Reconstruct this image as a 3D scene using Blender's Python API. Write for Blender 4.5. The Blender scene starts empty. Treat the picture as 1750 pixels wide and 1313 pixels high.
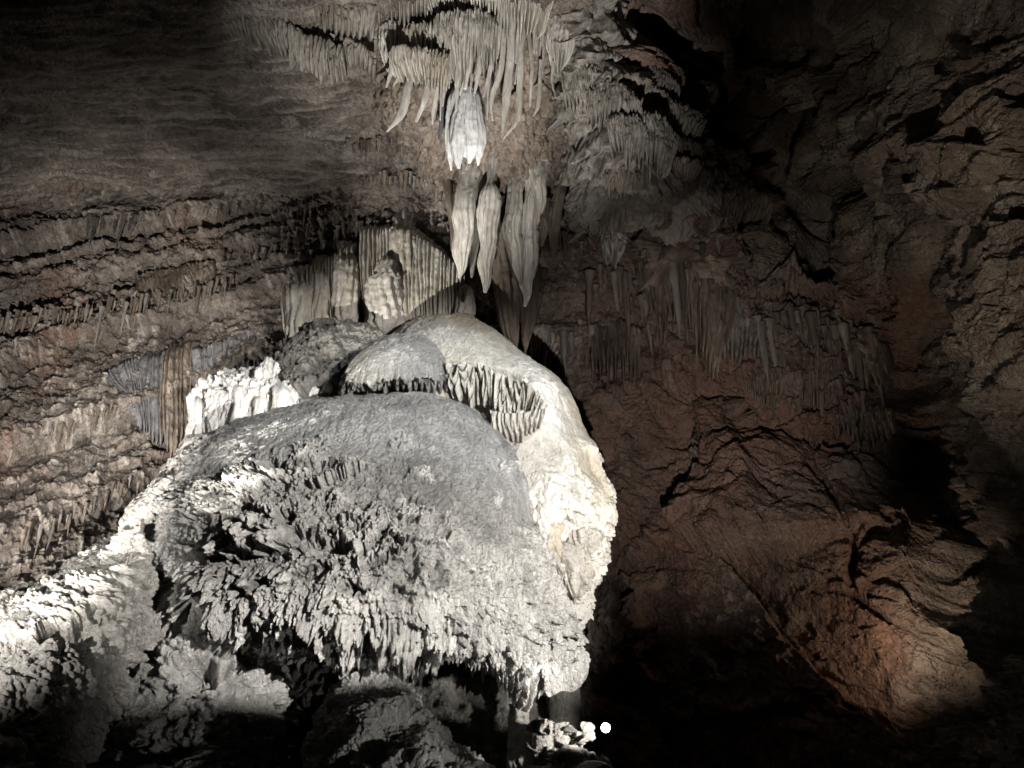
import bpy, math, random
import numpy as np
from mathutils import Vector
from mathutils.bvhtree import BVHTree

random.seed(7)
RNG = np.random.default_rng(7)
S = bpy.context.scene
COL = S.collection
f32 = np.float32

# ------------------------------------------------------------------ camera
PITCH = math.radians(22.0)
FPX = 1400.0                       # focal length in photo pixels (photo is 1750 x 1313)
EYE = np.array([0.0, 0.0, 1.6])
CP, SP = math.cos(PITCH), math.sin(PITCH)

def ray(px, py):
    u = (np.asarray(px, float) - 875.0) / FPX
    v = (656.5 - np.asarray(py, float)) / FPX
    return u, CP - v * SP, SP + v * CP

def P(px, py, Y):
    """world point seen at photo pixel (px,py) lying Y metres into the cave"""
    dx, dy, dz = ray(px, py)
    k = np.asarray(Y, float) / dy
    return np.stack(np.broadcast_arrays(dx * k + EYE[0], dy * k, dz * k + EYE[2]), -1)

def mpp(py, Y):
    """metres per photo pixel at that place"""
    dx, dy, dz = ray(875.0, py)
    return float(Y / dy / FPX)

cam = bpy.data.cameras.new('camera')
cam.sensor_width = 36.0
cam.lens = FPX / 1750.0 * 36.0
cam.clip_start = 0.1
cam.clip_end = 300.0
co = bpy.data.objects.new('camera', cam)
COL.objects.link(co)
co.location = EYE
co.rotation_euler = (math.pi / 2 + PITCH, 0, 0)
S.camera = co

# ------------------------------------------------------------------ noise
_perm = np.random.default_rng(3).permutation(256).astype(np.int32)
_perm = np.concatenate([_perm, _perm, _perm])
_g = np.random.default_rng(4).normal(size=(256, 3)).astype(f32)
_g /= np.linalg.norm(_g, axis=1, keepdims=True)

def perlin(p, seed=0):
    p = np.asarray(p, f32) + f32(seed * 17.31)
    i = np.floor(p).astype(np.int32)
    f = p - i
    i &= 255
    w = f * f * f * (f * (f * 6 - 15) + 10)
    out = np.zeros(len(p), f32)
    for dx in (0, 1):
        wx = w[:, 0] if dx else 1 - w[:, 0]
        hx = _perm[i[:, 0] + dx]
        for dy in (0, 1):
            wy = w[:, 1] if dy else 1 - w[:, 1]
            hy = _perm[hx + i[:, 1] + dy]
            for dz in (0, 1):
                wz = w[:, 2] if dz else 1 - w[:, 2]
                g = _g[_perm[hy + i[:, 2] + dz]]
                out += wx * wy * wz * (g[:, 0] * (f[:, 0] - dx) + g[:, 1] * (f[:, 1] - dy) + g[:, 2] * (f[:, 2] - dz))
    return out * f32(1.5)

def fbm(p, octaves=4, seed=0, gain=0.5, ridge=False):
    p = np.asarray(p, f32)
    a, out, tot = 1.0, np.zeros(len(p), f32), 0.0
    for k in range(octaves):
        n = perlin(p, seed + k * 3.7)
        out += f32(a) * ((1 - 2 * np.abs(n)) if ridge else n)
        tot += a
        a *= gain
        p = p * f32(2.07)
    return out / f32(tot)

_cellr = np.random.default_rng(9).random((512, 7)).astype(f32)

def worley(p, seed=0, want_cell=False):
    """distance to nearest and second feature point, and a random row of the nearest cell"""
    p = np.asarray(p, f32) + f32(seed * 11.7)
    i = np.floor(p).astype(np.int32)
    f = p - i
    f1 = np.full(len(p), 9, f32); f2 = np.full(len(p), 9, f32)
    cid = np.zeros(len(p), np.int32)
    off = np.zeros((len(p), 3), f32) if want_cell else None
    for dx in (-1, 0, 1):
        for dy in (-1, 0, 1):
            for dz in (-1, 0, 1):
                h = _perm[_perm[_perm[(i[:, 0] + dx) & 255] + ((i[:, 1] + dy) & 255)] + ((i[:, 2] + dz) & 255)]
                c = _cellr[h]
                d = np.stack([dx + c[:, 0] - f[:, 0], dy + c[:, 1] - f[:, 1], dz + c[:, 2] - f[:, 2]], 1)
                q = (d * d).sum(1)
                m = q < f1
                f2 = np.where(m, f1, np.minimum(f2, q))
                f1 = np.where(m, q, f1)
                if want_cell:
                    cid = np.where(m, h, cid); off = np.where(m[:, None], d, off)
    return np.sqrt(f1), np.sqrt(f2), cid, off

def sst(a, b, x):
    t = np.clip((x - a) / (b - a), 0, 1)
    return t * t * (3 - 2 * t)

def aniso(p, h, v):
    return p * np.array([h, h, v], f32)

def knobs(p, size, seed=0):
    """rounded knobs of a given size, 0..1"""
    d1, d2, c, o = worley(p / f32(size), seed)
    return np.sqrt(np.clip(1 - (d1 * 1.25) ** 2, 0, 1))

def facets(p, size, seed=0, tilt=0.6):
    """blocky, fractured rock: every cell a tilted plane at a height of its own"""
    d1, d2, c, o = worley(p / f32(size), seed, True)
    r = _cellr[c]
    h = (r[:, 3] - .5) + tilt * ((r[:, 4] - .5) * o[:, 0] + (r[:, 5] - .5) * o[:, 1] + (r[:, 6] - .5) * o[:, 2]) * 2
    crack = np.clip(1 - (d2 - d1) / 0.10, 0, 1)
    return h - 0.03 * crack

def hermite(x, y, q):
    x = np.asarray(x, float); y = np.asarray(y, float); q = np.asarray(q, float)
    m = np.empty_like(y)
    sh = (-1,) + (1,) * (y.ndim - 1)
    m[1:-1] = (y[2:] - y[:-2]) / (x[2:] - x[:-2]).reshape(sh)
    m[0] = (y[1] - y[0]) / (x[1] - x[0]); m[-1] = (y[-1] - y[-2]) / (x[-1] - x[-2])
    i = np.clip(np.searchsorted(x, q, side='right') - 1, 0, len(x) - 2)
    h = (x[i + 1] - x[i]); t = ((q - x[i]) / h)
    sq = (-1,) + (1,) * (y.ndim - 1)
    t = t.reshape(sq); h = h.reshape(sq)
    t2, t3 = t * t, t * t * t
    return (2*t3 - 3*t2 + 1) * y[i] + (t3 - 2*t2 + t) * h * m[i] + (-2*t3 + 3*t2) * y[i+1] + (t3 - t2) * h * m[i+1]

# ------------------------------------------------------------------ mesh building
def grid_normals(g):
    du = np.gradient(g, axis=1); dv = np.gradient(g, axis=0)
    n = np.cross(du, dv)
    n /= np.maximum(np.linalg.norm(n, axis=2, keepdims=True), 1e-9)
    return n

def facing(g):
    """normals of a grid turned to the chamber"""
    n = grid_normals(g)
    c = (EYE - g)
    if (n * c).sum() < 0:
        n = -n
    return n

def mesh_from(verts, quads, name, tris=None):
    me = bpy.data.meshes.new(name)
    nq, nt = len(quads), 0 if tris is None else len(tris)
    me.vertices.add(len(verts))
    me.vertices.foreach_set('co', np.ascontiguousarray(verts, f32).ravel())
    me.loops.add(nq * 4 + nt * 3)
    li = np.asarray(quads, np.int32).ravel()
    if nt:
        li = np.concatenate([li, np.asarray(tris, np.int32).ravel()])
    me.loops.foreach_set('vertex_index', li)
    me.polygons.add(nq + nt)
    ls = np.concatenate([np.arange(nq) * 4, nq * 4 + np.arange(nt) * 3]).astype(np.int32)
    lt = np.concatenate([np.full(nq, 4), np.full(nt, 3)]).astype(np.int32)
    me.polygons.foreach_set('loop_start', ls)
    me.polygons.foreach_set('loop_total', lt)
    me.update(calc_edges=True)
    me.polygons.foreach_set('use_smooth', np.ones(nq + nt, bool))
    return me

def grid_quads(r, c, flip=False, wrap=False):
    i = np.arange(r * c).reshape(r, c)
    if wrap:
        i = np.concatenate([i, i[:, :1]], 1)
    a, b, d, e = i[:-1, :-1], i[:-1, 1:], i[1:, 1:], i[1:, :-1]
    q = np.stack([a, b, d, e] if not flip else [a, e, d, b], -1)
    return q.reshape(-1, 4)

def attr(me, name, val):
    a = me.attributes.new(name, 'FLOAT', 'POINT')
    a.data.foreach_set('value', np.asarray(val, f32))

def link(name, me, mat, parent=None, origin=None):
    o = bpy.data.objects.new(name, me)
    COL.objects.link(o)
    if mat is not None and not me.materials:
        me.materials.append(mat)
    if origin is not None:
        v = np.empty(len(me.vertices) * 3, f32)
        me.vertices.foreach_get('co', v)
        v = v.reshape(-1, 3) - np.asarray(origin, f32)
        me.vertices.foreach_set('co', v.ravel())
        me.update()
        o.location = origin
    if parent is not None:
        o.parent = parent
        if origin is None:
            pass
    return o

def child(name, me, mat, parent):
    """part whose mesh is in world coordinates; stored relative to its thing"""
    L = np.array(parent.location, f32)
    v = np.empty(len(me.vertices) * 3, f32)
    me.vertices.foreach_get('co', v)
    me.vertices.foreach_set('co', (v.reshape(-1, 3) - L).ravel())
    me.update()
    o = bpy.data.objects.new(name, me)
    COL.objects.link(o)
    if not me.materials:
        me.materials.append(mat)
    o.parent = parent
    return o

def tag(o, label=None, cat=None, group=None, kind=None):
    if label: o['label'] = label
    if cat: o['category'] = cat
    if group: o['group'] = group
    if kind: o['kind'] = kind
    elif label: o['kind'] = 'thing'
    return o

def empty(name, loc):
    o = bpy.data.objects.new(name, None)
    o.empty_display_size = 0.3
    COL.objects.link(o)
    o.location = loc
    return o

# ------------------------------------------------------------------ materials
def stone(name, dark, light, growth=None, scale=1.0, stretch=0.45, bump=0.5, bscale=18.0, rough=0.75, spec=0.3, bdist=0.05, stain=None, pale=None, grit=0.0, contrast=.75, gscale=13.0):
    m = bpy.data.materials.new(name)
    m.use_nodes = True
    nt = m.node_tree; N = nt.nodes; L = nt.links
    bs = N['Principled BSDF']
    tc = N.new('ShaderNodeTexCoord')
    oi = N.new('ShaderNodeObjectInfo')
    vs = N.new('ShaderNodeVectorMath'); vs.operation = 'SCALE'; vs.inputs[0].default_value = (31, 47, 13)
    L.new(oi.outputs['Random'], vs.inputs['Scale'])
    va = N.new('ShaderNodeVectorMath'); va.operation = 'ADD'
    L.new(tc.outputs['Object'], va.inputs[0]); L.new(vs.outputs[0], va.inputs[1])
    mp = N.new('ShaderNodeMapping'); mp.inputs['Scale'].default_value = (1, 1, stretch)
    L.new(va.outputs[0], mp.inputs['Vector'])
    def noise(sc, det=6, rgh=0.6, vec=mp):
        n = N.new('ShaderNodeTexNoise')
        n.inputs['Scale'].default_value = sc; n.inputs['Detail'].default_value = det; n.inputs['Roughness'].default_value = rgh
        L.new(vec.outputs[0], n.inputs['Vector'])
        return n
    def ramp(src, a, b, ca=(0, 0, 0, 1), cb=(1, 1, 1, 1)):
        r = N.new('ShaderNodeValToRGB')
        r.color_ramp.elements[0].position = a; r.color_ramp.elements[1].position = b
        r.color_ramp.elements[0].color = ca; r.color_ramp.elements[1].color = cb
        L.new(src, r.inputs[0]); return r
    def mix(fac, a, b, mode='MIX'):
        x = N.new('ShaderNodeMix'); x.data_type = 'RGBA'; x.blend_type = mode
        if isinstance(fac, float): x.inputs['Factor'].default_value = fac
        else: L.new(fac, x.inputs['Factor'])
        for s, v in (('A', a), ('B', b)):
            sock = [i for i in x.inputs if i.name == s and i.type == 'RGBA'][0]
            if isinstance(v, tuple): sock.default_value = v
            else: L.new(v, sock)
        return [o for o in x.outputs if o.type == 'RGBA'][0]
    n1 = noise(0.55 * scale, 8, 0.65)
    r1 = ramp(n1.outputs['Fac'], 0.36, 0.64, (*dark, 1), (*light, 1))
    col = r1.outputs['Color']
    if stain:
        n3 = noise(0.28 * scale, 5, 0.6)
        r3 = ramp(n3.outputs['Fac'], 0.5, 0.66)
        col = mix(r3.outputs['Color'], col, (*stain, 1))
    if growth:
        at = N.new('ShaderNodeAttribute'); at.attribute_name = 'growth'
        col = mix(at.outputs['Fac'], col, (*growth, 1))
    if pale:
        ap = N.new('ShaderNodeAttribute'); ap.attribute_name = 'pale'
        col = mix(ap.outputs['Fac'], col, (*pale, 1))
    n2 = noise(6.0 * scale, 8, 0.7)
    r2 = ramp(n2.outputs['Fac'], 0.3, 0.72, (0.45, 0.43, 0.41, 1), (1, 1, 1, 1))
    col = mix(contrast, col, r2.outputs['Color'], 'MULTIPLY')
    L.new(col, bs.inputs['Base Color'])
    bs.inputs['Roughness'].default_value = rough
    rr = ramp(n2.outputs['Fac'], 0.35, 0.7, (rough - .2,) * 3 + (1,), (min(1, rough + .1),) * 3 + (1,))
    L.new(rr.outputs['Color'], bs.inputs['Roughness'])
    bs.inputs['Specular IOR Level'].default_value = spec
    b1 = noise(bscale * scale, 6, 0.65)
    bn = N.new('ShaderNodeBump'); bn.inputs['Strength'].default_value = bump; bn.inputs['Distance'].default_value = bdist
    hgt = b1.outputs['Fac']
    if grit:
        for sc, am in ((gscale, grit), (gscale * 2.6, grit * .6)):
            vo = N.new('ShaderNodeTexVoronoi'); vo.inputs['Scale'].default_value = sc
            nv_ = N.new('ShaderNodeVectorMath'); nv_.operation = 'MULTIPLY_ADD'
            L.new(b1.outputs['Color'], nv_.inputs[0]); nv_.inputs[1].default_value = (.12, .12, .12); L.new(va.outputs[0], nv_.inputs[2])
            L.new(nv_.outputs[0], vo.inputs['Vector'])
            ma = N.new('ShaderNodeMath'); ma.operation = 'MULTIPLY_ADD'
            L.new(vo.outputs['Distance'], ma.inputs[0]); ma.inputs[1].default_value = -am; L.new(hgt, ma.inputs[2])
            hgt = ma.outputs[0]
    L.new(hgt, bn.inputs['Height'])
    L.new(bn.outputs['Normal'], bs.inputs['Normal'])
    return m

M = {}
M['wall'] = stone('brown limestone', (0.085, 0.072, 0.063), (0.34, 0.30, 0.265), growth=(0.27, 0.16, 0.12), pale=(0.50, 0.47, 0.42), scale=1.0, stretch=1.0, bump=1.0, bscale=7, bdist=0.16, stain=(0.11, 0.09, 0.078), grit=.5, gscale=6, contrast=.95)
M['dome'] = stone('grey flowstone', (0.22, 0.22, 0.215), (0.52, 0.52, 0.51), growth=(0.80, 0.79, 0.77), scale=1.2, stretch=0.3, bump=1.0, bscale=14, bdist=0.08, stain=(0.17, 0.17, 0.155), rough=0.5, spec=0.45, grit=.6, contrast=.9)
M['dome_cream'] = stone('cream flowstone', (0.40, 0.385, 0.35), (0.66, 0.645, 0.60), growth=(0.80, 0.785, 0.74), scale=1.0, stretch=0.5, bump=0.8, bscale=14, bdist=0.07, stain=(0.42, 0.37, 0.27), grit=.5)
M['popcorn'] = stone('white cave popcorn', (0.36, 0.345, 0.32), (0.62, 0.605, 0.57), growth=(0.80, 0.78, 0.74), scale=1.3, stretch=0.8, bump=1.0, bscale=14, bdist=0.08, stain=(0.30, 0.28, 0.26), grit=.8, contrast=.9)
M['calcite'] = stone('cream calcite', (0.42, 0.40, 0.365), (0.78, 0.755, 0.71), scale=1.4, stretch=0.25, bump=0.8, bscale=12, bdist=0.06, stain=(0.44, 0.40, 0.33), contrast=.9)
M['white'] = stone('white calcite', (0.58, 0.57, 0.55), (0.82, 0.81, 0.79), scale=1.6, stretch=0.3, bump=0.8, bscale=12, bdist=0.06, contrast=.8)
M['grey'] = stone('grey calcite', (0.16, 0.148, 0.135), (0.38, 0.355, 0.32), scale=1.4, stretch=0.3, bump=0.8, bscale=12, bdist=0.06, stain=(0.15, 0.13, 0.11), contrast=.9)
M['brown'] = stone('brown calcite', (0.11, 0.088, 0.07), (0.32, 0.27, 0.225), scale=1.4, stretch=0.3, bump=0.8, bscale=12, bdist=0.06, stain=(0.10, 0.08, 0.065), contrast=.95)
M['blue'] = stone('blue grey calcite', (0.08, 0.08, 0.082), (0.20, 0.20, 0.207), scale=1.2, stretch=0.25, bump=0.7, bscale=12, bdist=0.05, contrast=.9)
M['rust'] = stone('rusty limestone', (0.15, 0.105, 0.085), (0.33, 0.235, 0.185), scale=0.9, stretch=1.0, bump=1.0, bscale=7, bdist=0.14, stain=(0.15, 0.10, 0.075), grit=.5, gscale=6, contrast=.95)
M['ochre'] = stone('ochre limestone', (0.10, 0.085, 0.065), (0.26, 0.225, 0.17), scale=1.0, stretch=1.0, bump=1.0, bscale=7, bdist=0.14, grit=.5, gscale=6, contrast=.95)
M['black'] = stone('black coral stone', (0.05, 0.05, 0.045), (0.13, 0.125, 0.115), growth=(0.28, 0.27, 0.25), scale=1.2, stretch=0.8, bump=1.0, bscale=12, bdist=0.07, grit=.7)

# ------------------------------------------------------------------ cave shell
CX = [-700, -350, -100, 150, 400, 600, 750, 900, 1050, 1200, 1350, 1500, 1620, 1760, 2000, 2400]
CY = [-450, -100, 60, 200, 330, 450, 600, 750, 900, 1050, 1200, 1400, 1700]
CZ = [
 [9.6, 9.6, 9.6, 9.6, 9.6, 9.6, 9.7, 9.8, 10, 10.5, 10, 9.5, 9, 8.5, 8, 7],
 [14, 14, 14, 14, 14, 14.2, 14.5, 14.8, 15.5, 16.5, 15.5, 14, 13, 12, 11, 9],
 [16.8, 16.8, 16.8, 16.9, 17, 17.4, 18.6, 18.8, 19, 21.5, 20, 17, 15.2, 13.4, 12, 9.5],
 [20, 20.3, 20.4, 20.5, 20.7, 21, 21.5, 21.4, 20.2, 23.5, 22, 18.5, 16.2, 14, 12, 9.5],
 [22, 23.5, 24.2, 24.4, 24.4, 23.8, 23.6, 23.8, 22.4, 22.6, 25, 20.5, 17.2, 14.5, 12.5, 9.5],
 [22, 23.5, 24.3, 24.6, 24.4, 23.9, 23.7, 24.6, 24.6, 23.6, 24.6, 22.2, 18, 14.8, 12.5, 9.5],
 [20, 21.5, 22.8, 23.6, 24.4, 24.8, 25.0, 25.6, 25.6, 24.8, 24.0, 22.8, 19.6, 15, 12.5, 9.5],
 [19, 20.4, 21.8, 23.2, 25.0, 26.4, 27, 27, 26.2, 25.2, 24.2, 22.8, 21, 15.4, 12.5, 9.5],
 [18, 19.6, 21, 22.6, 24.6, 26.4, 27, 27, 26, 24.8, 23.6, 22.4, 21, 15.4, 12.5, 9.5],
 [17, 18.8, 20.4, 22.2, 24.4, 26.2, 27, 26.8, 25.6, 24.2, 23, 21.8, 20.6, 15.4, 12.5, 9.5],
 [16, 18, 20, 22, 24.2, 26, 26.6, 26.4, 25, 23.6, 22.4, 21.2, 20, 15.2, 12.5, 9.5],
 [15, 17.5, 19.6, 21.6, 24, 25.6, 26, 25.8, 24.2, 22.8, 21.6, 20.6, 19.4, 15, 12.5, 9.5],
 [15, 17, 19, 21, 23.5, 25, 25.5, 25.2, 23.6, 22.2, 21, 20, 18.8, 14.8, 12.5, 9.5]]
CZ = np.array(CZ, float)
xs = np.concatenate([np.linspace(-700, -30, 60, endpoint=False), np.linspace(-30, 1780, 900, endpoint=False), np.linspace(1780, 2400, 60)])
ys = np.concatenate([np.linspace(-450, -20, 50, endpoint=False), np.linspace(-20, 1330, 680, endpoint=False), np.linspace(1330, 1700, 30)])
Z1 = hermite(CY, CZ, ys)                     # rows dense
ZZ = hermite(CX, Z1.T, xs).T
PX, PY = np.meshgrid(xs, ys)
W = P(PX, PY, ZZ)
# coarse copy for finding where things touch the rock
cs = W[::6, ::6]
bq = grid_quads(cs.shape[0], cs.shape[1])
BVH = BVHTree.FromPolygons([tuple(v) for v in cs.reshape(-1, 3)], [tuple(int(k) for k in q) for q in bq])

def wall_y(px, py):
    dx, dy, dz = ray(px, py)
    hit = BVH.ray_cast(Vector(EYE), Vector((float(dx), float(dy), float(dz))).normalized(), 200)
    return hit[0].y if hit[0] is not None else 22.0

nrm = facing(W).reshape(-1, 3)
p = W.reshape(-1, 3).astype(f32)
px = PX.ravel().astype(f32); py = PY.ravel().astype(f32)
jx = px + 60 * perlin(p * .5, 50); jy = py + 60 * perlin(p * .5, 51)
warp = np.stack([fbm(p * .35, 3, 61), fbm(p * .35, 3, 62), fbm(p * .35, 3, 63)], 1)
# masks of the rock's characters
m_right = sst(900, 1120, jx)
m_ceil = (1 - sst(300, 380, jy)) * (1 - sst(560, 700, jx))
m_mid = sst(560, 680, jx) * (1 - sst(940, 1080, jx)) * (1 - sst(420, 520, jy))
m_left = (1 - m_right) * (1 - m_ceil) * (1 - m_mid)
m_far = sst(1480, 1600, jx) + sst(1180, 1300, jx) * (1 - sst(420, 520, jy)); m_far = np.clip(m_far, 0, 1) * m_right
m_slab = m_right * (1 - m_far)
d = 0.35 * fbm(p * .35, 4, 1)
# left: dipping beds, each overhanging the one below
dip = 0.22 + 0.3 * np.clip((15 - p[:, 2]) / 10, 0, 1)
s = p[:, 2] - p[:, 0] * dip + 0.5 * warp[:, 0] + 0.36 * fbm(p * 1.1, 5, 65, .6)
def ledge(s, period):
    t = s / period; k = np.floor(t); fr = t - k
    r = _cellr[(k.astype(np.int32) * 37) & 511, 3]
    return (np.minimum((1 - fr) * 1.25, fr * 5)) * (0.35 + r) - 0.5
dl = 0.75 * ledge(s, 2.05) + 0.28 * ledge(s + 3.3, 0.74)
rough = fbm(p * np.array([1.2, 1.5, 1.9], f32), 6, 2, .66)
flut = fbm(p * np.array([5.5, 5.5, .8], f32), 3, 3)
dl = dl + 0.62 * rough + 0.26 * flut + 0.12 * knobs(p, .30, 4)
# ceiling: fine lines along the bed
pc = p * np.array([.16, 1.3, 1.3], f32) + .4 * warp
dc = 0.34 * fbm(pc, 6, 5, .6) + 0.16 * fbm(pc * 2.2, 4, 6, .6, True) + .08 * rough + .12 * ledge(p[:, 1] * .8 - p[:, 0] * .05 + .4 * warp[:, 1], .55)
# middle: rough dripping rock
dm = 0.85 * fbm(p * .7, 6, 7, .66) + 0.32 * fbm(p * np.array([3.4, 3.4, .7], f32), 4, 8, .6) + .12 * knobs(p, .4, 9)
# right: fractured slabs
rot = np.stack([p[:, 0] * .80 - p[:, 2] * .6, p[:, 1] * .8, (p[:, 0] * .6 + p[:, 2] * .80)], 1).astype(f32) + .45 * warp + .16 * np.stack([fbm(p*1.3,3,71),fbm(p*1.3,3,72),fbm(p*1.3,3,73)],1)
ds = 1.5 * facets(rot * np.array([.55, 1, 1.1], f32), 3.3, 10, 1.1) + .26 * facets(rot * np.array([.6, 1, 1.5], f32), 1.1, 11, .9) * sst(-.15, .25, fbm(p * .4, 3, 27)) + .34 * fbm(rot * np.array([.9, 1.2, 1.9], f32), 6, 12, .66) + .16 * facets(rot * np.array([.6, 1, 1.6], f32), .5, 16, .9)
df = 1.3 * facets(rot * np.array([.7, 1, 1.1], f32), 3.4, 13, .9) + .42 * facets(rot * np.array([.5, 1, 1.5], f32), .8, 14, .8) + .5 * fbm(rot * np.array([.9, 1.3, 2.1], f32), 6, 15, .66)
m_drip = sst(880, 980, jx) * (1 - sst(1480, 1580, jx)) * sst(240, 320, jy) * (1 - sst(640, 740, jy))
m_drip = np.maximum(m_drip, sst(560, 640, jx) * (1 - sst(1000, 1100, jx)) * sst(215, 260, jy) * (1 - sst(560, 640, jy)))
dripn = fbm(aniso(p, 2.6, .28) + .3 * warp, 5, 24, .6)
drip = .75 * dripn + .42 * (1 - 2 * np.abs(fbm(aniso(p, 4.5, .35), 3, 25))) * sst(-.2, .3, fbm(p * .9, 3, 26)) + .35 * rough
ds = ds * (1 - .6 * m_drip) + m_drip * drip * .9
d = d + m_left * dl + m_ceil * dc * (1) + (1 - m_right) * (1 - m_ceil) * m_mid * (dm * .7 + .5 * drip) + m_slab * ds + m_far * df
# edges of the big fractured slabs: rock stands out on one side and falls back with distance
def slab_edge(pts, hgt, reach):
    a = np.array(pts, float); best = np.full(len(px), 1e9, f32); side = np.zeros(len(px), f32)
    wx = px + 22 * fbm(p * .9, 4, 55); wy = py + 22 * fbm(p * .9, 4, 56)
    for (x0, y0), (x1, y1) in zip(a[:-1], a[1:]):
        ux, uy = x1 - x0, y1 - y0
        t = np.clip(((wx - x0) * ux + (wy - y0) * uy) / (ux * ux + uy * uy), 0, 1)
        q = np.hypot(wx - x0 - t * ux, wy - y0 - t * uy)
        sd = ux * (wy - y0) - uy * (wx - x0)
        side = np.where(q < best, np.sign(sd), side); best = np.minimum(best, q)
    return .62 * hgt * (.45 + .55 * sst(-.2, .2, fbm(p * .45, 3, 57))) * sst(-13, 11, side * best) * np.exp(-best / reach)
for pts, hh, rc in [([(985, 700), (1065, 640), (1115, 665)], .8, 110), ([(1175, 590), (1240, 690), (1275, 800), (1330, 930)], .8, 130), ([(1290, 790), (1390, 700), (1450, 780)], .7, 120),
                    ([(1040, 860), (1170, 790), (1290, 750)], .7, 130), ([(990, 1020), (1090, 930), (1230, 890)], .7, 140), ([(1340, 60), (1450, 190), (1560, 160), (1640, 120)], 1.0, 150),
                    ([(1390, 260), (1480, 300), (1570, 200), (1700, 240)], .9, 140), ([(1740, 780), (1690, 600), (1600, 330)], .9, 120), ([(1060, 20), (1200, 120), (1330, 290), (1420, 440), (1560, 600)], .9, 110)]:
    d += slab_edge(pts, hh, rc).astype(f32)
# dark crevices of the right side
def crev(pts, wd):
    a = np.array(pts, float); best = np.full(len(px), 1e9, f32)
    for (x0, y0), (x1, y1) in zip(a[:-1], a[1:]):
        ux, uy = x1 - x0, y1 - y0
        t = np.clip(((jx - x0) * ux + (jy - y0) * uy) / (ux * ux + uy * uy), 0, 1)
        best = np.minimum(best, np.hypot(jx - x0 - t * ux, jy - y0 - t * uy))
    return 1 - sst(wd * .35, wd, best)
d -= 2.2 * crev([(1040, 20), (1130, 90), (1215, 160), (1300, 260), (1370, 370), (1400, 430)], 60)
d -= 1.0 * crev([(1560, 560), (1600, 700), (1600, 850), (1640, 1000), (1660, 1200)], 75)
d -= 1.2 * crev([(1420, 90), (1400, 230), (1480, 300)], 55)
d -= 1.2 * crev([(1720, 960), (1760, 1050)], 60)
d -= 0.45 * crev([(1390, 740), (1430, 880), (1500, 1040)], 14)
d -= 1.0 * crev([(1060, 1010), (1090, 1050)], 30)
ppos = p + nrm.astype(f32) * d[:, None]
# overhanging droop of the beds
ppos[:, 2] -= (m_left * .18 * np.clip(rough + .3 * flut, -.5, 1)).astype(f32)
red = np.clip(m_slab * (.55 + .9 * fbm(p * .3, 4, 20)) + .25 * m_far * (fbm(p * .3, 4, 21) + .3), 0, 1)
red = np.clip(red + m_left * .4 * sst(.0, .35, fbm(p * .35, 4, 28)), 0, 1)
pale = m_left * sst(.0, .32, flut * .8 + .5 * rough) * sst(-.15, .2, fbm(p * .45, 4, 29)) * .75
pale = np.clip(pale + m_ceil * .5 * sst(.50, .72, fbm(pc * 2.2, 4, 6, .6, True)) + m_drip * .5 * sst(.05, .35, dripn) * sst(-.1, .2, fbm(p * .5, 3, 22)) + m_far * .4 * sst(.1, .3, fbm(rot * .8, 4, 23)), 0, 1)
rows, cols = PX.shape
fine_rock = ppos.reshape(rows, cols, 3)[::3, ::3]
fine_quads = grid_quads(fine_rock.shape[0], fine_rock.shape[1])
FINE = BVHTree.FromPolygons(fine_rock.reshape(-1, 3).tolist(), fine_quads.tolist())

def rock_y(px, py):
    dx, dy, dz = ray(px, py)
    hit = FINE.ray_cast(Vector(EYE), Vector((float(dx), float(dy), float(dz))).normalized(), 200)
    return hit[0].y if hit[0] is not None else wall_y(px, py)

keep_ceil = (PY[:-1, :-1] + 40 * np.sin(PX[:-1, :-1] * .01) < 335) & (PX[:-1, :-1] < 640)
keep_left = ~keep_ceil & (PX[:-1, :-1] < 985)
keep_right = PX[:-1, :-1] >= 985
allq = grid_quads(rows, cols).reshape(rows - 1, cols - 1, 4)
for nm, kp in (('cave_ceiling', keep_ceil), ('cave_wall_left', keep_left), ('cave_wall_right', keep_right)):
    q = allq[kp]
    used, inv = np.unique(q.ravel(), return_inverse=True)
    me = mesh_from(ppos[used], inv.reshape(-1, 4), nm)
    attr(me, 'growth', red[used]); attr(me, 'pale', pale[used])
    tag(link(nm, me, M['wall']), kind='structure')

# floor of the chamber
fx = np.linspace(-30, 30, 240); fy = np.linspace(-12, 34, 200)
FX, FY = np.meshgrid(fx, fy)
fp = np.stack([FX.ravel(), FY.ravel(), np.zeros(FX.size)], 1).astype(f32)
fp[:, 2] = -0.9 + .5 * fbm(fp * .25, 4, 30) + .15 * fbm(fp * 1.4, 4, 31) - .3 * np.exp(-(fp[:, 0] ** 2 + fp[:, 1] ** 2) / 20) + 1.2 * sst(9, 20, fp[:, 1])
me = mesh_from(fp, grid_quads(*FX.shape), 'cave_floor'); attr(me, 'growth', np.zeros(len(fp)))
tag(link('cave_floor', me, M['wall']), kind='structure')

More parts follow.
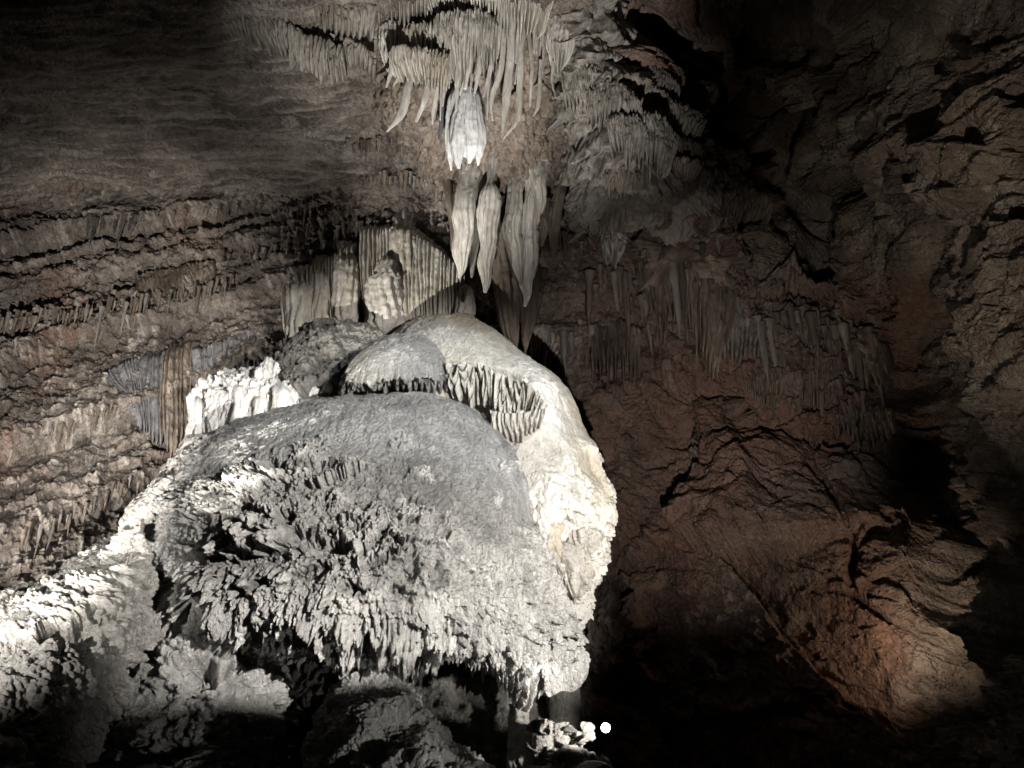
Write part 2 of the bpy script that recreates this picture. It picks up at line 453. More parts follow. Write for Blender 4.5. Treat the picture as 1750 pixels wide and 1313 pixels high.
# added unseen rock right of the viewer, blocks the key lamp below the lip
lu, lv = np.linspace(-1, 1, 160), np.linspace(0, 2 * np.pi, 90, endpoint=False)
LU, LV = np.meshgrid(lu, lv, indexing='ij')
lc = np.stack([7.4 + .84 * 1.9 * LU, 1.5 + .54 * 1.9 * LU, 0 * LU], -1)
lw = .8 * (1 - .75 * np.abs(LU) ** 4)
lz = 4.70 - .05 * LU
lp = lc + np.stack([-.51 * lw * np.cos(LV) * .6, .86 * lw * np.cos(LV) * .6, np.where(np.sin(LV) > 0, lz - .45 + .45 * np.sin(LV), lz - .45 + np.sin(LV) * 5.2)], -1)
lq = lp.reshape(-1, 3).astype(f32)
lq = lq + .22 * np.stack([fbm(lq * .9, 4, 41), fbm(lq * .9, 4, 42), .7 * fbm(lq * .9, 4, 43)], 1)
me = mesh_from(lq, grid_quads(160, 90, wrap=True), 'light_blocker'); attr(me, 'growth', np.zeros(len(lq)))
tag(link('light_blocker', me, M['wall']), kind='structure')

# ------------------------------------------------------------------ domes: rounded masses of flowstone
def dome(rows, nr, na, disp, name, amax=118):
    """rows: (xl, xr, yl, ym, yr, Yfront, Yside) from the lowest to the top"""
    R = np.array(rows, float)
    t = np.linspace(0, len(R) - 1, nr)
    D = hermite(np.arange(len(R)), R, t)
    a = np.radians(np.linspace(-amax, amax, na))
    s, c = np.sin(a)[None], np.cos(a)[None]
    xl, xr, yl, ym, yr, Yf, Yb = [D[:, k:k+1] for k in range(7)]
    gx = (xl + xr) / 2 + (xr - xl) / 2 * s
    gy = ym + np.where(s < 0, yl - ym, yr - ym) * s * s
    gY = Yb - (Yb - Yf) * c
    g = P(gx, gy, gY)
    n = facing(g)
    q = g.reshape(-1, 3).astype(f32)
    vv = np.repeat(t / (len(R) - 1), na).astype(f32)
    out, growth = disp(q, n.reshape(-1, 3).astype(f32), gx.ravel().astype(f32), gy.ravel().astype(f32), vv)
    me = mesh_from(out, grid_quads(nr, na), name)
    attr(me, 'growth', np.clip(growth, 0, 1))
    return me

def popc(p, big=.5, seed=0):
    """cave popcorn: knobs upon knobs"""
    w = p + .12 * np.stack([perlin(p * 2.2, seed + 1), perlin(p * 2.2, seed + 2), perlin(p * 2.2, seed + 3)], 1)
    k1 = knobs(w * np.array([1, 1, .75], f32), big, seed + 4)
    k2 = knobs(w, big * .42, seed + 5)
    k3 = knobs(w, big * .19, seed + 6)
    return k1, k2, k3

def lumps(p, f, seed):
    """billowing masses"""
    return 1 - 2 * np.abs(fbm(p * f, 3, seed, .5))

HOLLOWS = [(540, 797, 48, 13), (385, 890, 26, 15), (372, 957, 52, 11), (450, 942, 50, 20), (520, 920, 42, 19), (572, 938, 32, 22), (712, 853, 22, 11),
           (492, 886, 16, 15), (535, 975, 40, 13), (470, 800, 30, 14), (425, 866, 26, 11), (862, 872, 11, 7), (705, 960, 14, 26), (745, 985, 16, 22), (640, 960, 26, 10), (330, 925, 26, 9),
           (610, 870, 16, 9), (655, 905, 12, 12), (300, 985, 24, 9), (600, 1000, 26, 11), (690, 1010, 24, 10), (440, 1000, 30, 9), (810, 890, 8, 8), (765, 910, 7, 14), (890, 985, 9, 26), (925, 1000, 8, 22), (840, 1000, 12, 14)]

def skirts(p, yy, levels, seed):
    """overlapping skirts: each swells downwards and ends in an undercut edge; per-skirt patchy strength"""
    ph = np.interp(yy, levels, np.arange(len(levels)))
    k = np.floor(ph); t = (ph - k).astype(f32)
    prof = np.where(t < .82, (t / .82) ** .8, 1 - sst(.82, .97, t))
    prof = np.where((ph <= 0) | (ph >= len(levels) - 1), 0, prof)
    a = sst(-.16, .22, fbm(p * .55 + (k * 7.3)[:, None].astype(f32), 3, seed))
    return prof * a, t

def dome_main(p, n, gx, gy, v):
    low = fbm(p * .45, 4, 101)
    streak = fbm(aniso(p, 2.2, .45), 4, 102, .6)
    fine = fbm(aniso(p, 6, 3.0), 5, 103, .65)
    lim = np.interp(gx, [250, 420, 560, 680, 780, 880, 980], [880, 800, 780, 800, 880, 930, 960])
    patch = fbm(p * .8, 5, 104, .6)
    m = sst(-95, 95, gy - lim + 190 * patch)
    left = 1 - sst(700, 840, gx + 40 * low)
    k1, k2, k3 = popc(p, .27, 110)
    k = .40 * k1 + .42 * k2 + .34 * k3
    rib = fbm(aniso(p, 3.6, .4), 4, 121, .6)
    jag = 8 * np.abs(perlin(aniso(p, 3.2, .25), 123)) + 17 * np.abs(perlin(aniso(p, 6.5, .3), 124)) + 13 * np.abs(perlin(aniso(p, 13, .5), 125))
    yy = gy + 70 * fbm(p * .6, 4, 126) - jag + 8
    sk, t = skirts(p, yy, [765, 800, 826, 858, 884, 916, 944, 976, 1004, 1036, 1066, 1100], 128)
    hx = gx + 14 * fbm(p * 1.2, 3, 125); hy = gy + 24 * fbm(p * 1.5, 3, 126) - .6 * jag + 8
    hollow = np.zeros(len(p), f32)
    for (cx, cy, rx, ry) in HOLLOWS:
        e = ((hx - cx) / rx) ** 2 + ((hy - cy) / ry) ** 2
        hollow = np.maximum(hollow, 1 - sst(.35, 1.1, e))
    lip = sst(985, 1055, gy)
    rill = fbm(aniso(p, 4.5, .5) + .3 * np.stack([low, low, low], 1), 4, 105, .6)
    d = .20 * low + .09 * streak + .05 * fine + .05 * rill
    d += m * left * (.25 * k + .46 * sk * (1 - .4 * lip) + .20 * fbm(p * 1.3, 4, 119) - .12) + m * (1 - left) * (.22 * rib + .10 * k2 + .09 * k3 + .26 * sk)
    d += lip * (.30 * rib + .1)
    d -= .24 * hollow * (.35 + .65 * left)
    spot = sst(.10, .3, fbm(p * 1.1, 5, 130, .6)) * (1 - m) * sst(700, 790, gy)
    d += spot * (.12 * k2 + .09 * k3)
    out = p + n * d[:, None]
    out[:, 2] -= m * left * (.06 * k1 + .06 * k2 + .12 * sk) + m * (1 - left) * (.10 * k2 + .08 * sk) + lip * .25 * np.clip(rib + .25, 0, 1)
    g = np.clip(m * (-.10 + .8 * k2 + .3 * k1 + .5 * k3) * (.35 + .75 * sk + .5 * lip) * (1 - .9 * hollow) + spot * (.4 * k2 + .4 * k3) + .12 * streak + .35 * m * (1 - left) + .35 * lip, 0, 1)  # white growth on the knobs; shade of the hollows put into the colour
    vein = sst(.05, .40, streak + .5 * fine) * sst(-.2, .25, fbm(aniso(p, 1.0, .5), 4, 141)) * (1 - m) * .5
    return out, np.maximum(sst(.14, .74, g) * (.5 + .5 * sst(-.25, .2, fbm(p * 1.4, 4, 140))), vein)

rows_main = [
 (400, 900, 1050, 1075, 1085, 17.6, 18.6),
 (330, 935, 1030, 1070, 1100, 16.0, 18.2),
 (275, 956, 1000, 1062, 1108, 14.7, 17.6),
 (260, 955, 960, 1025, 1075, 14.35, 17.4),
 (258, 948, 920, 965, 1015, 14.3, 17.3),
 (262, 932, 880, 900, 955, 14.5, 17.3),
 (288, 910, 825, 830, 890, 15.0, 17.4),
 (330, 902, 762, 768, 830, 15.7, 17.7),
 (400, 880, 722, 716, 780, 16.5, 18.0),
 (500, 838, 694, 684, 722, 17.3, 18.5),
 (590, 785, 676, 669, 690, 18.0, 18.8),
 (640, 750, 672, 670, 676, 18.7, 19.2),
 (660, 730, 690, 690, 690, 19.6, 19.8)]
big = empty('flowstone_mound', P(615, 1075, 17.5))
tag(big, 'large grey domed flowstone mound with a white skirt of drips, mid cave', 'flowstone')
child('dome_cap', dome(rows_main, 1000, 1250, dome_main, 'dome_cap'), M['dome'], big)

def dome_upper(p, n, gx, gy, v):
    low = fbm(p * .5, 4, 201)
    streak = fbm(aniso(p, 2.4, .5), 4, 202, .6)
    fine = fbm(aniso(p, 7, 3), 4, 203, .6)
    k1, k2, k3 = popc(p, .55, 210)
    m = sst(-60, 80, gy - 780 + 230 * fbm(p * .7, 4, 204)) * sst(860, 930, gx + 60 * low)
    patch = np.exp(-(((gx - 905) / 55) ** 2 + ((gy - 690) / 55) ** 2))
    rib = fbm(aniso(p, 3.0, .4), 4, 205, .6)
    d = .16 * low + .06 * streak + .03 * fine + m * (.18 * k2 + .13 * k3 + .30 * rib + .08 * k1) + patch * (.35 * k1 + .2 * k2 + .1)
    # the lip over the deep folds
    lipy = np.interp(gx, [740, 770, 860, 900, 935, 960], [640, 617, 632, 655, 690, 730])
    boty = np.interp(gx, [740, 770, 860, 900, 935, 960], [660, 690, 720, 720, 715, 735])
    rec = sst(0, 8, gy - lipy) * (1 - sst(-6, 40, gy - boty)) * sst(755, 785, gx) * (1 - sst(850, 885, gx))
    d -= .75 * rec
    out = p + n * d[:, None]
    out[:, 2] -= m * .2 * k2 + patch * .25 * k1
    return out, np.clip(.55 * m * k2 + .3 * m + patch * .8 * k2 + .15 * streak, 0, 1)

rows_up = [
 (900, 985, 1060, 1060, 1040, 19.6, 20.4),
 (880, 992, 1020, 1020, 1005, 18.9, 20.1),
 (830, 1012, 965, 960, 950, 18.3, 20.0),
 (790, 1026, 905, 900, 890, 18.0, 19.9),
 (750, 1033, 850, 850, 845, 17.95, 19.9),
 (700, 1021, 790, 788, 785, 18.1, 20.0),
 (640, 994, 735, 722, 722, 18.3, 20.2),
 (600, 952, 685, 655, 657, 18.6, 20.5),
 (612, 905, 645, 608, 616, 18.95, 20.8),
 (655, 862, 592, 568, 578, 19.4, 21.0),
 (698, 818, 553, 546, 548, 20.0, 21.2),
 (725, 795, 541, 537, 539, 20.6, 21.4),
 (735, 785, 560, 560, 560, 21.6, 22)]
up = empty('flowstone_mound', P(850, 900, 20))
tag(up, 'pale dome-topped flowstone mound behind the largest one, its right flank cream yellow', 'flowstone')
child('dome_cap', dome(rows_up, 520, 560, dome_upper, 'dome_cap'), M['dome_cream'], up)

def dome_small(p, n, gx, gy, v):
    streak = fbm(aniso(p, 3, .5), 4, 302, .6)
    rib = fbm(aniso(p, 6, .5), 3, 303, .6)
    lip = sst(600, 650, gy)
    d = .10 * fbm(p * .6, 3, 301) + .06 * streak + .03 * fbm(aniso(p, 8, 4), 3, 304) + lip * .2 * rib
    out = p + n * d[:, None]
    out[:, 2] -= lip * .25 * np.clip(rib + .2, 0, 1)
    return out, np.clip(.25 + .3 * streak, 0, 1)
rows_small = [
 (600, 760, 668, 640, 640, 19.4, 19.8),
 (584, 770, 680, 645, 648, 18.0, 19.2),
 (579, 772, 676, 640, 645, 17.75, 19.0),
 (588, 768, 640, 615, 622, 17.85, 19.0),
 (610, 758, 610, 592, 600, 18.1, 19.1),
 (640, 742, 588, 576, 584, 18.5, 19.2),
 (668, 722, 574, 568, 572, 19.0, 19.4),
 (680, 712, 580, 580, 580, 19.6, 19.8)]
child('overhanging_lobe', dome(rows_small, 260, 320, dome_small, 'overhanging_lobe'), M['dome'], up)

# left slope of white popcorn
def popslope(seed, big=.42, amp=.36, carve=.35):
    def f(p, n, gx, gy, v):
        low = fbm(p * .5, 4, seed)
        lm = lumps(p, .8, seed + 3)
        k1, k2, k3 = popc(p, big, seed + 10)
        k = .5 * k1 + .38 * k2 + .28 * k3
        hol = sst(.08, .34, fbm(p * .9, 4, seed + 20))
        d = .35 * low + .30 * (lm - .5) + amp * k - .1 - carve * hol
        if seed == 400:
            d = d * (.3 + .7 * sst(830, 1010, gy))
        out = p + n * d[:, None]
        out[:, 2] -= .04 * k1 + .04 * k2
        return out, np.clip(.15 + .6 * k2 + .3 * k3 - .4 * hol, 0, 1)
    return f
rows_slope = [
 (-520, 120, 1420, 1420, 1420, 12.4, 16),
 (-430, 120, 1320, 1320, 1320, 12.7, 16.2),
 (-330, 165, 1210, 1230, 1250, 13.2, 16.4),
 (-220, 225, 1130, 1140, 1160, 13.9, 16.6),
 (-90, 258, 1085, 1085, 1085, 14.5, 16.8),
 (25, 262, 1040, 1035, 1035, 15.0, 17),
 (110, 262, 1020, 1000, 1000, 15.3, 17.2),
 (155, 260, 975, 965, 960, 15.6, 17.3),
 (208, 258, 925, 915, 915, 15.9, 17.4),
 (228, 262, 875, 872, 880, 16.2, 17.5),
 (262, 290, 835, 832, 840, 16.5, 17.7),
 (292, 320, 795, 793, 800, 16.8, 17.9),
 (318, 348, 757, 757, 762, 17.2, 18.2),
 (330, 350, 745, 745, 750, 17.8, 18.6)]
me = dome(rows_slope, 900, 620, popslope(400, .36, .46, .55), 'popcorn_slope')
tag(link('popcorn_slope', me, M['popcorn'], origin=P(60, 1200, 15)), 'bright white knobbly popcorn slope running down to the lower left corner', 'popcorn slope')

rows_low = [
 (90, 520, 1480, 1480, 1480, 14.2, 17),
 (110, 500, 1380, 1380, 1380, 14.6, 17.2),
 (140, 470, 1290, 1300, 1290, 15.1, 17.4),
 (175, 462, 1210, 1235, 1200, 15.3, 17.5),
 (205, 468, 1150, 1150, 1130, 15.7, 17.6),
 (235, 470, 1085, 1075, 1070, 16.1, 17.8),
 (258, 455, 1030, 1030, 1040, 16.6, 18.0),
 (275, 440, 990, 990, 1000, 17.2, 18.3)]
def lowslope(p, n, gx, gy, v):
    k1, k2, k3 = popc(p, .36, 510)
    low = fbm(p * .6, 4, 500)
    m = sst(255, 330, gx + 60 * low + (gy - 1100) * .25)
    shelf = fbm(aniso(p, .7, .9), 4, 520)
    d = .45 * low + m * (.40 * (.5 * k1 + .38 * k2 + .25 * k3)) + .08 * k2 - .7 * sst(.10, .26, shelf) * m + .25 * (lumps(p, .8, 530) - .5)
    out = p + n * d[:, None]
    out[:, 2] -= m * (.1 * k1 + .08 * k2)
    return out, np.clip(m * (.2 + .7 * k2), 0, 1)
me = dome(rows_low, 420, 420, lowslope, 'popcorn_slope')
tag(link('popcorn_slope', me, M['dome'], origin=P(300, 1250, 17)), 'dark knobbly slope tucked under the left end of the large mound', 'popcorn slope')

# dark trunk that carries the large mound
rows_trunk = [
 (330, 985, 1500, 1500, 1500, 16.2, 18.6),
 (400, 960, 1350, 1350, 1350, 16.6, 18.6),
 (440, 935, 1240, 1240, 1240, 17.0, 18.6),
 (450, 930, 1150, 1150, 1150, 17.2, 18.6),
 (420, 940, 1060, 1060, 1060, 17.2, 18.8),
 (420, 940, 1000, 1000, 1000, 17.6, 19)]
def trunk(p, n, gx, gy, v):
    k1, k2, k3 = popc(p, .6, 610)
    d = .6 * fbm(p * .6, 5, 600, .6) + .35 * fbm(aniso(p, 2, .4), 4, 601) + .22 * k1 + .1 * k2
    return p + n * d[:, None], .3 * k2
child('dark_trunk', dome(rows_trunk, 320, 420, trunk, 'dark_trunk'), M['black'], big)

rows_heap = [
 (430, 930, 1470, 1470, 1470, 12.6, 15.5),
 (520, 850, 1340, 1340, 1340, 13.3, 15.5),
 (548, 780, 1275, 1280, 1285, 13.8, 15.5),
 (575, 722, 1222, 1225, 1230, 14.3, 15.5),
 (600, 680, 1186, 1186, 1190, 14.7, 15.5),
 (622, 655, 1168, 1166, 1168, 15.1, 15.6),
 (630, 648, 1190, 1190, 1190, 15.5, 15.8)]
me = dome(rows_heap, 360, 360, popslope(700, .26, .28, .35), 'popcorn_heap')
tag(link('popcorn_heap', me, M['dome'], origin=P(650, 1320, 15)), 'dim grey pointed popcorn heap at the bottom edge, below the large mound', 'popcorn heap')

rows_coral = [
 (400, 650, 790, 790, 790, 19.6, 21.5),
 (440, 640, 720, 715, 690, 19.7, 21.3),
 (455, 640, 660, 655, 640, 19.9, 21.2),
 (470, 655, 610, 600, 600, 20.3, 21.3),
 (505, 652, 578, 566, 575, 20.8, 21.6),
 (550, 630, 562, 556, 566, 21.3, 21.9),
 (570, 610, 575, 575, 575, 21.8, 22.1)]
me = dome(rows_coral, 240, 240, popslope(800, .26, .26, .3), 'coral_mound')
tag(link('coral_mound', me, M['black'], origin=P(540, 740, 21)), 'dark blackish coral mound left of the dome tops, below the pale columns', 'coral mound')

# ------------------------------------------------------------------ fluted sheets (draperies, organ pipes, cascades)
def polyl(pts, u):
    a = np.array(pts, float)
    t = np.linspace(0, 1, len(a)) if len(a) < 2 else np.concatenate([[0], np.cumsum(np.hypot(*(np.diff(a[:, :2], axis=0).T)))])
    t = t / t[-1]
    return hermite(t, a, u)

def fluted(top, bot, ribs, depth, seed, bulge=.25, thick=.35, ragged=.35, tip=.25, wav=.6, lean=0.0, per=9, nv=90, rough=.06, topcurl=.3, layers=0.0):
    """hanging fluted sheet between two lines of (px,py,Y): ribs with sharp grooves, ragged pointed ends, closed at the back"""
    r = np.random.default_rng(seed)
    nu = int(ribs * per) + 1
    u = np.linspace(0, 1, nu); v = np.linspace(0, 1, nv)
    T = polyl(top, u); B = polyl(bot, u)
    U = np.broadcast_to(u, (nv, nu)); V = np.broadcast_to(v[:, None], (nv, nu))
    q = np.stack([U * ribs * .35 + seed, V * 1.3, V * 0], -1).reshape(-1, 3)
    wob = perlin(q, seed % 13).reshape(nv, nu)
    phi = U * ribs + wav * wob * 1.6
    k = np.floor(phi).astype(int); fr = phi - k
    amp = _cellr[(k * 53 + seed * 7) & 511, 3]
    rib = np.sqrt(np.clip(1 - (2 * fr - 1) ** 2, 0, 1)) * (.45 + .75 * amp)
    k0 = np.floor(u * ribs).astype(int); f0 = u * ribs - k0
    length = 1 - ragged * _cellr[(k0 * 29 + seed) & 511, 4] - tip * (2 * f0 - 1) ** 2
    Ve = V * length[None]
    base = T[None, :, :] * (1 - Ve[..., None]) + B[None, :, :] * Ve[..., None]
    g = P(base[..., 0], base[..., 1], base[..., 2])
    n = facing(g)
    nz = n.copy(); nz[..., 2] *= .3
    nz /= np.linalg.norm(nz, axis=2, keepdims=True)
    prof = np.sin(np.pi * np.clip(V * .85 + .15, 0, 1)) ** .7
    end = 1 - sst(.75, 1, V)
    curl = topcurl * (1 - sst(0, .16, V)) ** 2
    q2 = g.reshape(-1, 3).astype(f32)
    rg = (fbm(aniso(q2, 4, 2), 4, seed % 17, .6)).reshape(nv, nu)
    lay = 0
    if layers:
        lay = layers * np.abs(perlin(np.stack([U.ravel() * ribs * .2, V.ravel() * 14 + wob.ravel(), U.ravel() * 0], 1), seed % 11).reshape(nv, nu))
    off = depth * rib * (.35 + .65 * end) + bulge * prof + rough * rg * 1.5 + lay - curl
    front = g + nz * off[..., None]
    back = g - nz * (thick * (.25 + .75 * end))[..., None] + nz * (0)
    nf = nv * nu
    verts = np.concatenate([front.reshape(-1, 3), back.reshape(-1, 3)])
    qf = grid_quads(nv, nu); qb = grid_quads(nv, nu, True) + nf
    i = np.arange(nf).reshape(nv, nu)
    def seam(e):
        return np.stack([e[:-1], e[:-1] + nf, e[1:] + nf, e[1:]], -1)
    qs = np.concatenate([seam(i[0]), seam(i[-1][::-1]), seam(i[:, 0][::-1]), seam(i[:, -1])])
    return mesh_from(verts, np.concatenate([qf, qb, qs]), 'drapery')

def sheet(name, top, bot, ribs, depth, seed, mat, label, cat, group=None, parent=None, onwall=None, **kw):
    if onwall is not None:
        top = [(x, y, wall_y(x, y) + .15 - onwall * .3) for x, y, z in top]
        bot = [(x, y, min(wall_y(x, y), top[min(i, len(top) - 1)][2] + .3) - onwall) for i, (x, y, z) in enumerate(bot)]
    me = fluted(top, bot, ribs, depth, seed, **kw)
    me.name = name
    if parent is not None:
        return child(name, me, M[mat], parent)
    t = np.array(top, float).mean(0)
    return tag(link(name, me, M[mat], origin=P(t[0], t[1], t[2])), label, cat, group)

# ------------------------------------------------------------------ tubes: stalactites, columns, blades
def tube(pts, seg=20, rings=60, flat=1.0, yaw=0.0, ribs=0, ribd=.15, rough=.12, seed=0, rings_amp=0.0, blunt=False):
    """pts: (px, py, width in px, Y). Round or flattened tapering body along the line."""
    a = np.array(pts, float)
    t = np.concatenate([[0], np.cumsum(np.hypot(np.diff(a[:, 0]), np.diff(a[:, 1])))]); t /= t[-1]
    D = hermite(t, a, np.linspace(0, 1, rings))
    D[:, 2] = np.maximum(D[:, 2], .6)
    c = P(D[:, 0], D[:, 1], D[:, 3])
    k = D[:, 3] / (CP - (656.5 - D[:, 1]) / FPX * SP) / FPX
    rad = D[:, 2] * k / 2
    th = np.linspace(0, 2 * np.pi, seg, endpoint=False)
    TH = np.broadcast_to(th, (rings, seg))
    tt = np.linspace(0, 1, rings)[:, None]
    q = np.stack([np.cos(TH) * 1.1 + seed * 3.1, np.sin(TH) * 1.1, np.broadcast_to(c[:, 2:3] * 1.2, TH.shape)], -1).reshape(-1, 3)
    nz = fbm(q, 4, seed % 19, .55).reshape(rings, seg)
    r = 1 + rough * 2.2 * nz
    if ribs:
        ph = TH * ribs / (2 * np.pi) + .35 * np.sin(tt * 5 + seed) + .5 * nz
        r = r + ribd * (np.abs(np.sin(np.pi * ph)) - .5)
    if rings_amp:
        r = r + rings_amp * perlin(np.stack([np.broadcast_to(c[:, 2:3] * 5.5, TH.shape).ravel() + seed, np.cos(TH).ravel() * .5, np.sin(TH).ravel() * .5], 1), seed % 7).reshape(rings, seg)
    R = rad[:, None] * r
    ca, sa = math.cos(yaw), math.sin(yaw)
    lx = np.cos(TH) * R; ly = np.sin(TH) * R * flat
    X = c[:, 0:1] + lx * ca - ly * sa
    Y = c[:, 1:2] + lx * sa + ly * ca
    Zz = np.broadcast_to(c[:, 2:3], X.shape) + .25 * R * nz
    v = np.stack([X, Y, Zz], -1).reshape(-1, 3)
    v = np.concatenate([v, c[:1] + np.array([0, 0, rad[0] * .2]), c[-1:] - np.array([0, 0, rad[-1] * .6])])
    qd = grid_quads(rings, seg, wrap=True)
    j = np.arange(seg); jn = (j + 1) % seg; n0 = rings * seg
    tr = np.concatenate([np.stack([np.full(seg, n0), jn, j], 1), np.stack([np.full(seg, n0 + 1), n0 - seg + j, n0 - seg + jn], 1)])
    return mesh_from(v, qd, 'tube', tr)

def solid(name, pts, mat, label, cat, group=None, parent=None, **kw):
    me = tube(pts, **kw); me.name = name
    if parent is not None:
        return child(name, me, M[mat], parent)
    return tag(link(name, me, M[mat], origin=P(pts[0][0], pts[0][1], pts[0][3])), label, cat, group)

# ---- small stalactites: a dozen shapes, shared by many things
def spike_mesh(seed, bent=0.0):
    r = np.random.default_rng(seed)
    rings, seg = 26, 12
    t = np.linspace(0, 1, rings)
    rad = .5 * ((1 - t) ** r.uniform(.6, 1.1)) * (1 + .18 * np.sin(t * r.uniform(6, 14) + seed)) + .03
    rad[0] *= 1.25
    cx = .35 * bent * t ** 2 + .08 * np.sin(t * 4 + seed) * t
    th = np.linspace(0, 2 * np.pi, seg, endpoint=False)
    TH, T = np.meshgrid(th, t)
    q = np.stack([np.cos(TH).ravel() * 1.2 + seed * 5, np.sin(TH).ravel() * 1.2, T.ravel() * 5], 1)
    k = 1 + .35 * fbm(q, 3, seed % 7).reshape(T.shape)
    R = rad[:, None] * k
    v = np.stack([np.cos(TH) * R + cx[:, None], np.sin(TH) * R, -T], -1).reshape(-1, 3)
    v = np.concatenate([v, [[cx[-1], 0, -1.02]], [[0, 0, .05]]])
    j = np.arange(seg); jn = (j + 1) % seg; n0 = rings * seg
    tr = np.concatenate([np.stack([np.full(seg, n0), n0 - seg + j, n0 - seg + jn], 1), np.stack([np.full(seg, n0 + 1), jn, j], 1)])
    return mesh_from(v, grid_quads(rings, seg, wrap=True), 'stalactite', tr)
SPIKES = {}
for mt in ('wall', 'brown', 'grey', 'calcite', 'popcorn', 'white'):
    SPIKES[mt] = []
    for k in range(10):
        me = spike_mesh(k + 3, (k % 3 - 1) * .6)
        me.materials.append(M[mt])
        SPIKES[mt].append(me)

def spike(px, py, ln, wd, mat, Y, label=None, group=None, parent=None, name='stalactite', cat='stalactite'):
    top = P(px, py, Y)
    bz = P(px, py + ln, Y)[2]
    o = bpy.data.objects.new(name, random.choice(SPIKES[mat]))
    COL.objects.link(o)
    w = wd * mpp(py, Y)
    o.scale = (w, w, top[2] - bz)
    o.rotation_euler = (random.uniform(-.05, .05), random.uniform(-.05, .05), random.uniform(0, 6.28))
    if parent is not None:
        o.parent = parent
        o.location = Vector(top) - parent.location
    else:
        o.location = top
        tag(o, label, cat, group)
    return o

def fringe(line, n, ln, wd, mat, label, group, dy=.15, jit=8):
    for k in range(n):
        u = (k + random.uniform(.1, .9)) / n
        x, y = polyl(line, np.array([u]))[0]
        x += random.uniform(-jit, jit) * .4; y += random.uniform(-jit, jit)
        if random.random() < .12: continue
        f = random.random() ** 2.2
        spike(x, y, (ln[0] + (ln[1] - ln[0]) * f) * random.uniform(.6, 1.15), wd[0] * .75 + (wd[1] - wd[0]) * (f * .7 + .4 * random.random()), mat if random.random() < .6 or mat == 'wall' else 'grey', wall_y(x, y) - random.uniform(.25, .55), label, group)

# ------------------------------------------------------------------ drips under the large mound's lip
lipline = [(285, 1000), (330, 1010), (400, 1035), (470, 1050), (560, 1062), (650, 1065), (720, 1050), (790, 1045), (850, 1062), (910, 1085), (955, 1095)]
for k in range(76):
    u = (k + random.random()) / 76
    x, y = polyl(lipline, np.array([u]))[0]
    s = (x - 615) / 360
    Y = 17.4 - 2.9 * math.sqrt(max(.03, 1 - s * s)) + random.uniform(.0, .6)
    L = random.uniform(18, 52) * (1.35 if 430 < x < 760 else .8) * random.choice([.6, 1, 1])
    spike(x, y - 16 + random.uniform(-16, 6), L, random.uniform(7, 15), 'popcorn', Y, parent=big, name='lip_drip')
hollows = [[(330, 945), (400, 940), (450, 920)], [(480, 905), (560, 900), (600, 905)], [(505, 784), (590, 782)], [(695, 840), (732, 842)], [(360, 880), (410, 878)], [(500, 965), (580, 970)]]
for h in hollows:
    for k in range(4):
        x, y = polyl(h, np.array([random.random()]))[0]
        s = (x - 615) / 360
        Y = 17.25 - 2.9 * math.sqrt(max(.03, 1 - s * s)) + (.9 if y < 860 else .0)
        spike(x, y, random.uniform(12, 26), random.uniform(6, 11), 'popcorn', Y, parent=big, name='lip_drip')
# curtain at the right end of the lip
for k, (x0, y0, x1, y1) in enumerate([(775, 1035, 768, 1062), (800, 1020, 785, 1085), (820, 1025, 806, 1100), (845, 1030, 828, 1105), (868, 1035, 850, 1100), (890, 1040, 872, 1108), (912, 1050, 890, 1112), (935, 1050, 912, 1118), (955, 1060, 935, 1120), (968, 1060, 955, 1118)]):
    Y = 15.6 + k * .13
    solid('lip_blade', [(x0, y0 - 20, 16, Y + .3), ((x0 + x1) / 2 + 3, (y0 + y1) / 2, 20, Y), (x1, y1, 4, Y)], 'popcorn', None, None, parent=big, seg=14, rings=36, flat=.35, yaw=.7, rough=.15, seed=k)

# folds beneath the upper mound's lip
sheet('folded_curtain', [(768, 618, 18.55), (800, 622, 18.4), (850, 636, 18.4), (905, 660, 18.3), (935, 690, 18.3)],
      [(770, 690, 18.7), (810, 715, 18.6), (850, 745, 18.5), (890, 752, 18.4), (925, 735, 18.4)], 15, .30, 11, 'dome_cream', None, None, parent=up, per=16, nv=110, thick=.3, ragged=.45, wav=1.4, bulge=.1)
sheet('folded_curtain', [(840, 700, 18.0), (880, 706, 17.9), (930, 700, 17.95)], [(848, 760, 18.1), (880, 765, 18), (925, 735, 18.0)], 10, .16, 12, 'dome_cream', None, None, parent=up, per=14, nv=80, ragged=.25, bulge=.15)
sheet('lobe_fringe', [(600, 650, 18.4), (640, 640, 18.3), (700, 638, 18.25), (768, 640, 18.4)], [(600, 682, 18.6), (640, 676, 18.5), (700, 676, 18.5), (768, 684, 18.6)], 16, .2, 13, 'dome', None, None, parent=up, per=12, nv=60, ragged=.35, bulge=.05, tip=.45)
# hanging draperies at the lower right flank
for k, (tx, ty, bx, by) in enumerate([(930, 895, 944, 990), (962, 930, 966, 1020), (996, 905, 992, 985), (984, 965, 984, 1040)]):
    sheet('flank_curtain', [(tx - 18, ty + 8, 18.15 + .1 * k), (tx, ty - 8, 18.05 + .1 * k), (tx + 18, ty + 6, 18.25 + .1 * k)], [(bx - 15, by - 12, 18.2 + .1 * k), (bx, by, 18.2 + .1 * k), (bx + 13, by - 16, 18.35 + .1 * k)], 4, .16, 20 + k, 'dome_cream', None, None, parent=up, per=16, nv=80, ragged=.4, bulge=.2, wav=1.3, rough=.16, topcurl=.7)

